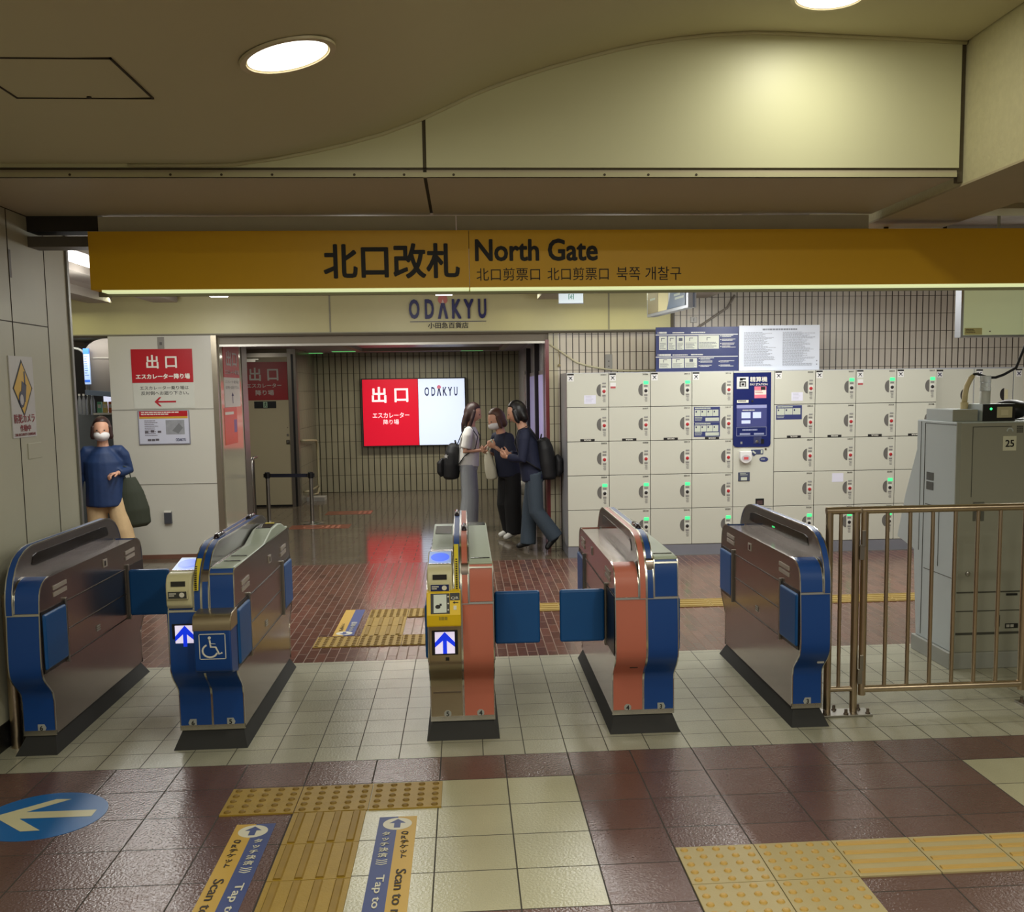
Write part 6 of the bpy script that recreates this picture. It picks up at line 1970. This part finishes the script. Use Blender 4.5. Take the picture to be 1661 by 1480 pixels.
# --- person in navy top and black trousers, facing left
J = limbs(None, .13, H=1.50)
J.update(elL=(.10, -.22, .95), wrL=(.25, -.13, 1.08), elR=(.06, .22, .97), wrR=(.24, .12, 1.02), anL=(.0, -.09, .085), anR=(-.06, .095, .085), toeL=(.15, -.11, .034), toeR=(.09, .12, .034))
J['hipL'] = (0, -.085, .74); J['hipR'] = (0, .085, .74)
navy_top = M('navy jersey', (26, 32, 54), .8, bump=.3, bs=20)
blk_tr = M('black wide trousers', (14, 14, 16), .8, bump=.2, bs=20)
person('person in a navy top and wide black trousers with white sneakers', (1.055, 7.24, 0), 208, J, navy_top, blk_tr, M('white sneakers', (214, 212, 204), .6), M('brown hair', (84, 58, 44), .5), cap_hair(.05), [.092, .098, .102, .100, .098], .75,
       sleeve='short', mask=True, headtilt=.35, hands=[((.25, -.13, 1.08), (.7, .4, .4), (0, .7, .6), 1.0, .8, -1), ((.24, .12, 1.02), (.8, -.4, .2), (0, -.7, .6), 1.0, .8, 1)], torso_w=.175)
F = Fig((1.055, 7.24, 0), 208)
def tote(name, label, F, top, bot, w, d, m, strap_to):
    t = thing(name, label, 'bag', tuple(F(bot)))
    tp, bt_ = Vector(top), Vector(bot)
    o = MB()
    o.loft(F.path([bt_, bt_ + (tp - bt_) * .06, bt_.lerp(tp, .35), bt_.lerp(tp, .7), tp]), [(w * .36, d * .36), (w * .50, d * .5), (w * .52, d * .52), (w * .42, d * .40), (w * .24, d * .2)], 18, side=F.r)
    fuse(o.done('pouch', m, t, smooth=True), .010, 2)
    for k, st in enumerate(strap_to):
        MB().loft(F.path(st), [(.012, .005)] * len(st), 8, side=F.f).done('strap', m, t, smooth=True)
    return t
cream_c = M('cream canvas', (206, 202, 180), .8, bump=.4, bs=22)
tote('tote_bag', 'cream canvas bag hanging in front of the person in black trousers', F, (.235, .10, 1.02), (.17, .10, .70), .17, .12, cream_c, [[(.235, .07, 1.01), (.16, .10, 1.12), (.09, .14, 1.21)], [(.235, .13, 1.01), (.17, .15, 1.11), (.09, .16, 1.21)]])
um = thing('folded_umbrella', 'folded cream umbrella held upright between the two dark trouser legs', 'umbrella', tuple(F((-.20, .02, .02))))
MB().loft(F.path([(-.185, .06, .03), (-.185, .06, .12), (-.19, .06, .35), (-.195, .06, .58)]), [(.008, .008), (.024, .020), (.036, .030), (.022, .020)], 12).done('canopy', cream_c, um, smooth=True)
MB().loft(F.path([(-.185, .06, .0), (-.185, .06, .05)]), .005, 8).done('tip', steel, um)
MB().loft(F.path([(-.195, .06, .57), (-.195, .06, .66)]), .008, 8).done('shaft', steel, um)
rf = MB().loft(F.path([(-.195, .06, .50), (-.20, .06, .55), (-.20, .06, .61), (-.195, .06, .66)]), [(.03, .025), (.065, .045), (.055, .04), (.02, .02)], 12)
rf.done('ruffle', cream_c, um, smooth=True)

# --- person in a navy jacket and slate jeans, facing left, one foot kicked back
J = limbs(None, .14, H=1.60)
J.update(elL=(.12, -.20, 1.00), wrL=(.27, -.10, 1.02), elR=(.10, .21, 1.0), wrR=(.26, .11, 1.04),
         hipL=(0, -.085, .79), hipR=(0, .085, .79), knR=(.055, .08, .43), anR=(.075, .08, .085), toeR=(.20, .10, .034),
         knL=(-.02, -.09, .44), anL=(-.215, -.09, .165), toeL=(-.115, -.105, .035))
jk = M('navy jacket', (24, 30, 56), .75, bump=.3, bs=20)
jeans = M('slate jeans', (62, 74, 86), .85, bump=.3, bs=30)
person('person in a navy jacket and slate jeans leaning toward the others, one foot kicked back', (1.275, 6.28, 0), 176, J, jk, jeans, M('black shoes', (20, 20, 22), .4), M('black hair', (20, 17, 18), .4), cap_hair(.06), [.092, .088, .086, .088, .092], .77,
       headtilt=.30, hands=[((.27, -.10, 1.02), (.8, .35, .2), (0, .7, .6), 1.0, .8, -1), ((.26, .11, 1.04), (.8, -.35, .2), (0, -.7, .6), 1.0, .8, 1)])
F = Fig((1.275, 6.28, 0), 176)
backpack('plain black backpack on the back of the person in slate jeans', F, (-.155, .0, .995), (.30, .19, .44), bpk, .06,
         [[(-.05, .10, 1.20), (.06, .12, 1.345), (.16, .13, 1.30), (.20, .14, 1.17), (.14, .17, 1.02), (.0, .19, .93), (-.07, .13, .88)], [(-.05, -.10, 1.20), (.06, -.12, 1.345), (.16, -.13, 1.30), (.20, -.14, 1.17), (.14, -.17, 1.02), (.0, -.19, .93), (-.07, -.13, .88)]])

# --- person behind the first gate, masked, facing the camera
J = limbs(None, .03, H=1.51)
J.update(elL=(-.03, -.23, .95), wrL=(.05, -.20, .74), elR=(-.02, .23, .985), wrR=(.12, .14, .965))
J.update({'elL': (-.02, -.215, 1.0), 'wrL': (.125, -.13, .985), 'elR': (-.04, .235, .97), 'wrR': (.0, .255, .76)})
J['knL'] = (.10, -.15, .42); J['anL'] = (.13, -.22, .085); J['toeL'] = (.28, -.25, .034)
coat = M('blue quilted coat', (24, 50, 92), .6, var=.2, vs=16, bump=.8, bs=12)
khaki = M('khaki trousers', (196, 168, 126), .9, var=.14, vs=14, bump=.6, bs=16)
person('person in a blue coat and khaki trousers wearing a white mask behind the first gate', (-2.93, 5.55, 0), -78, J, coat, khaki, M('brown shoes', (70, 54, 44), .5), M('dark brown hair', (52, 32, 28), .45), cap_hair(.03), [.098, .094, .090, .088, .086], .665,
       mask=True, headtilt=.08, hands=[((.125, -.13, .985), (.55, .75, -.1), (0, -.2, -1), 1.0, .9, 1), ((.0, .255, .76), (.1, 0, -1), (0, -1, 0), 1.0, .6, 1)], torso_w=.185, torso_d=.14)
F = Fig((-2.93, 5.55, 0), -78)
olive = M('dark olive bag cloth', (44, 50, 34), .7, bump=.5, bs=14)
tote('shopping_bag', 'large dark olive cloth bag hanging from the arm of the person in blue', F, (.03, -.21, .93), (.04, -.255, .445), .30, .15, olive, [[(.03, -.19, .92), (.05, -.16, 1.02), (.09, -.15, 1.04)], [(.03, -.235, .92), (.02, -.22, 1.03), (.06, -.17, 1.045)]])
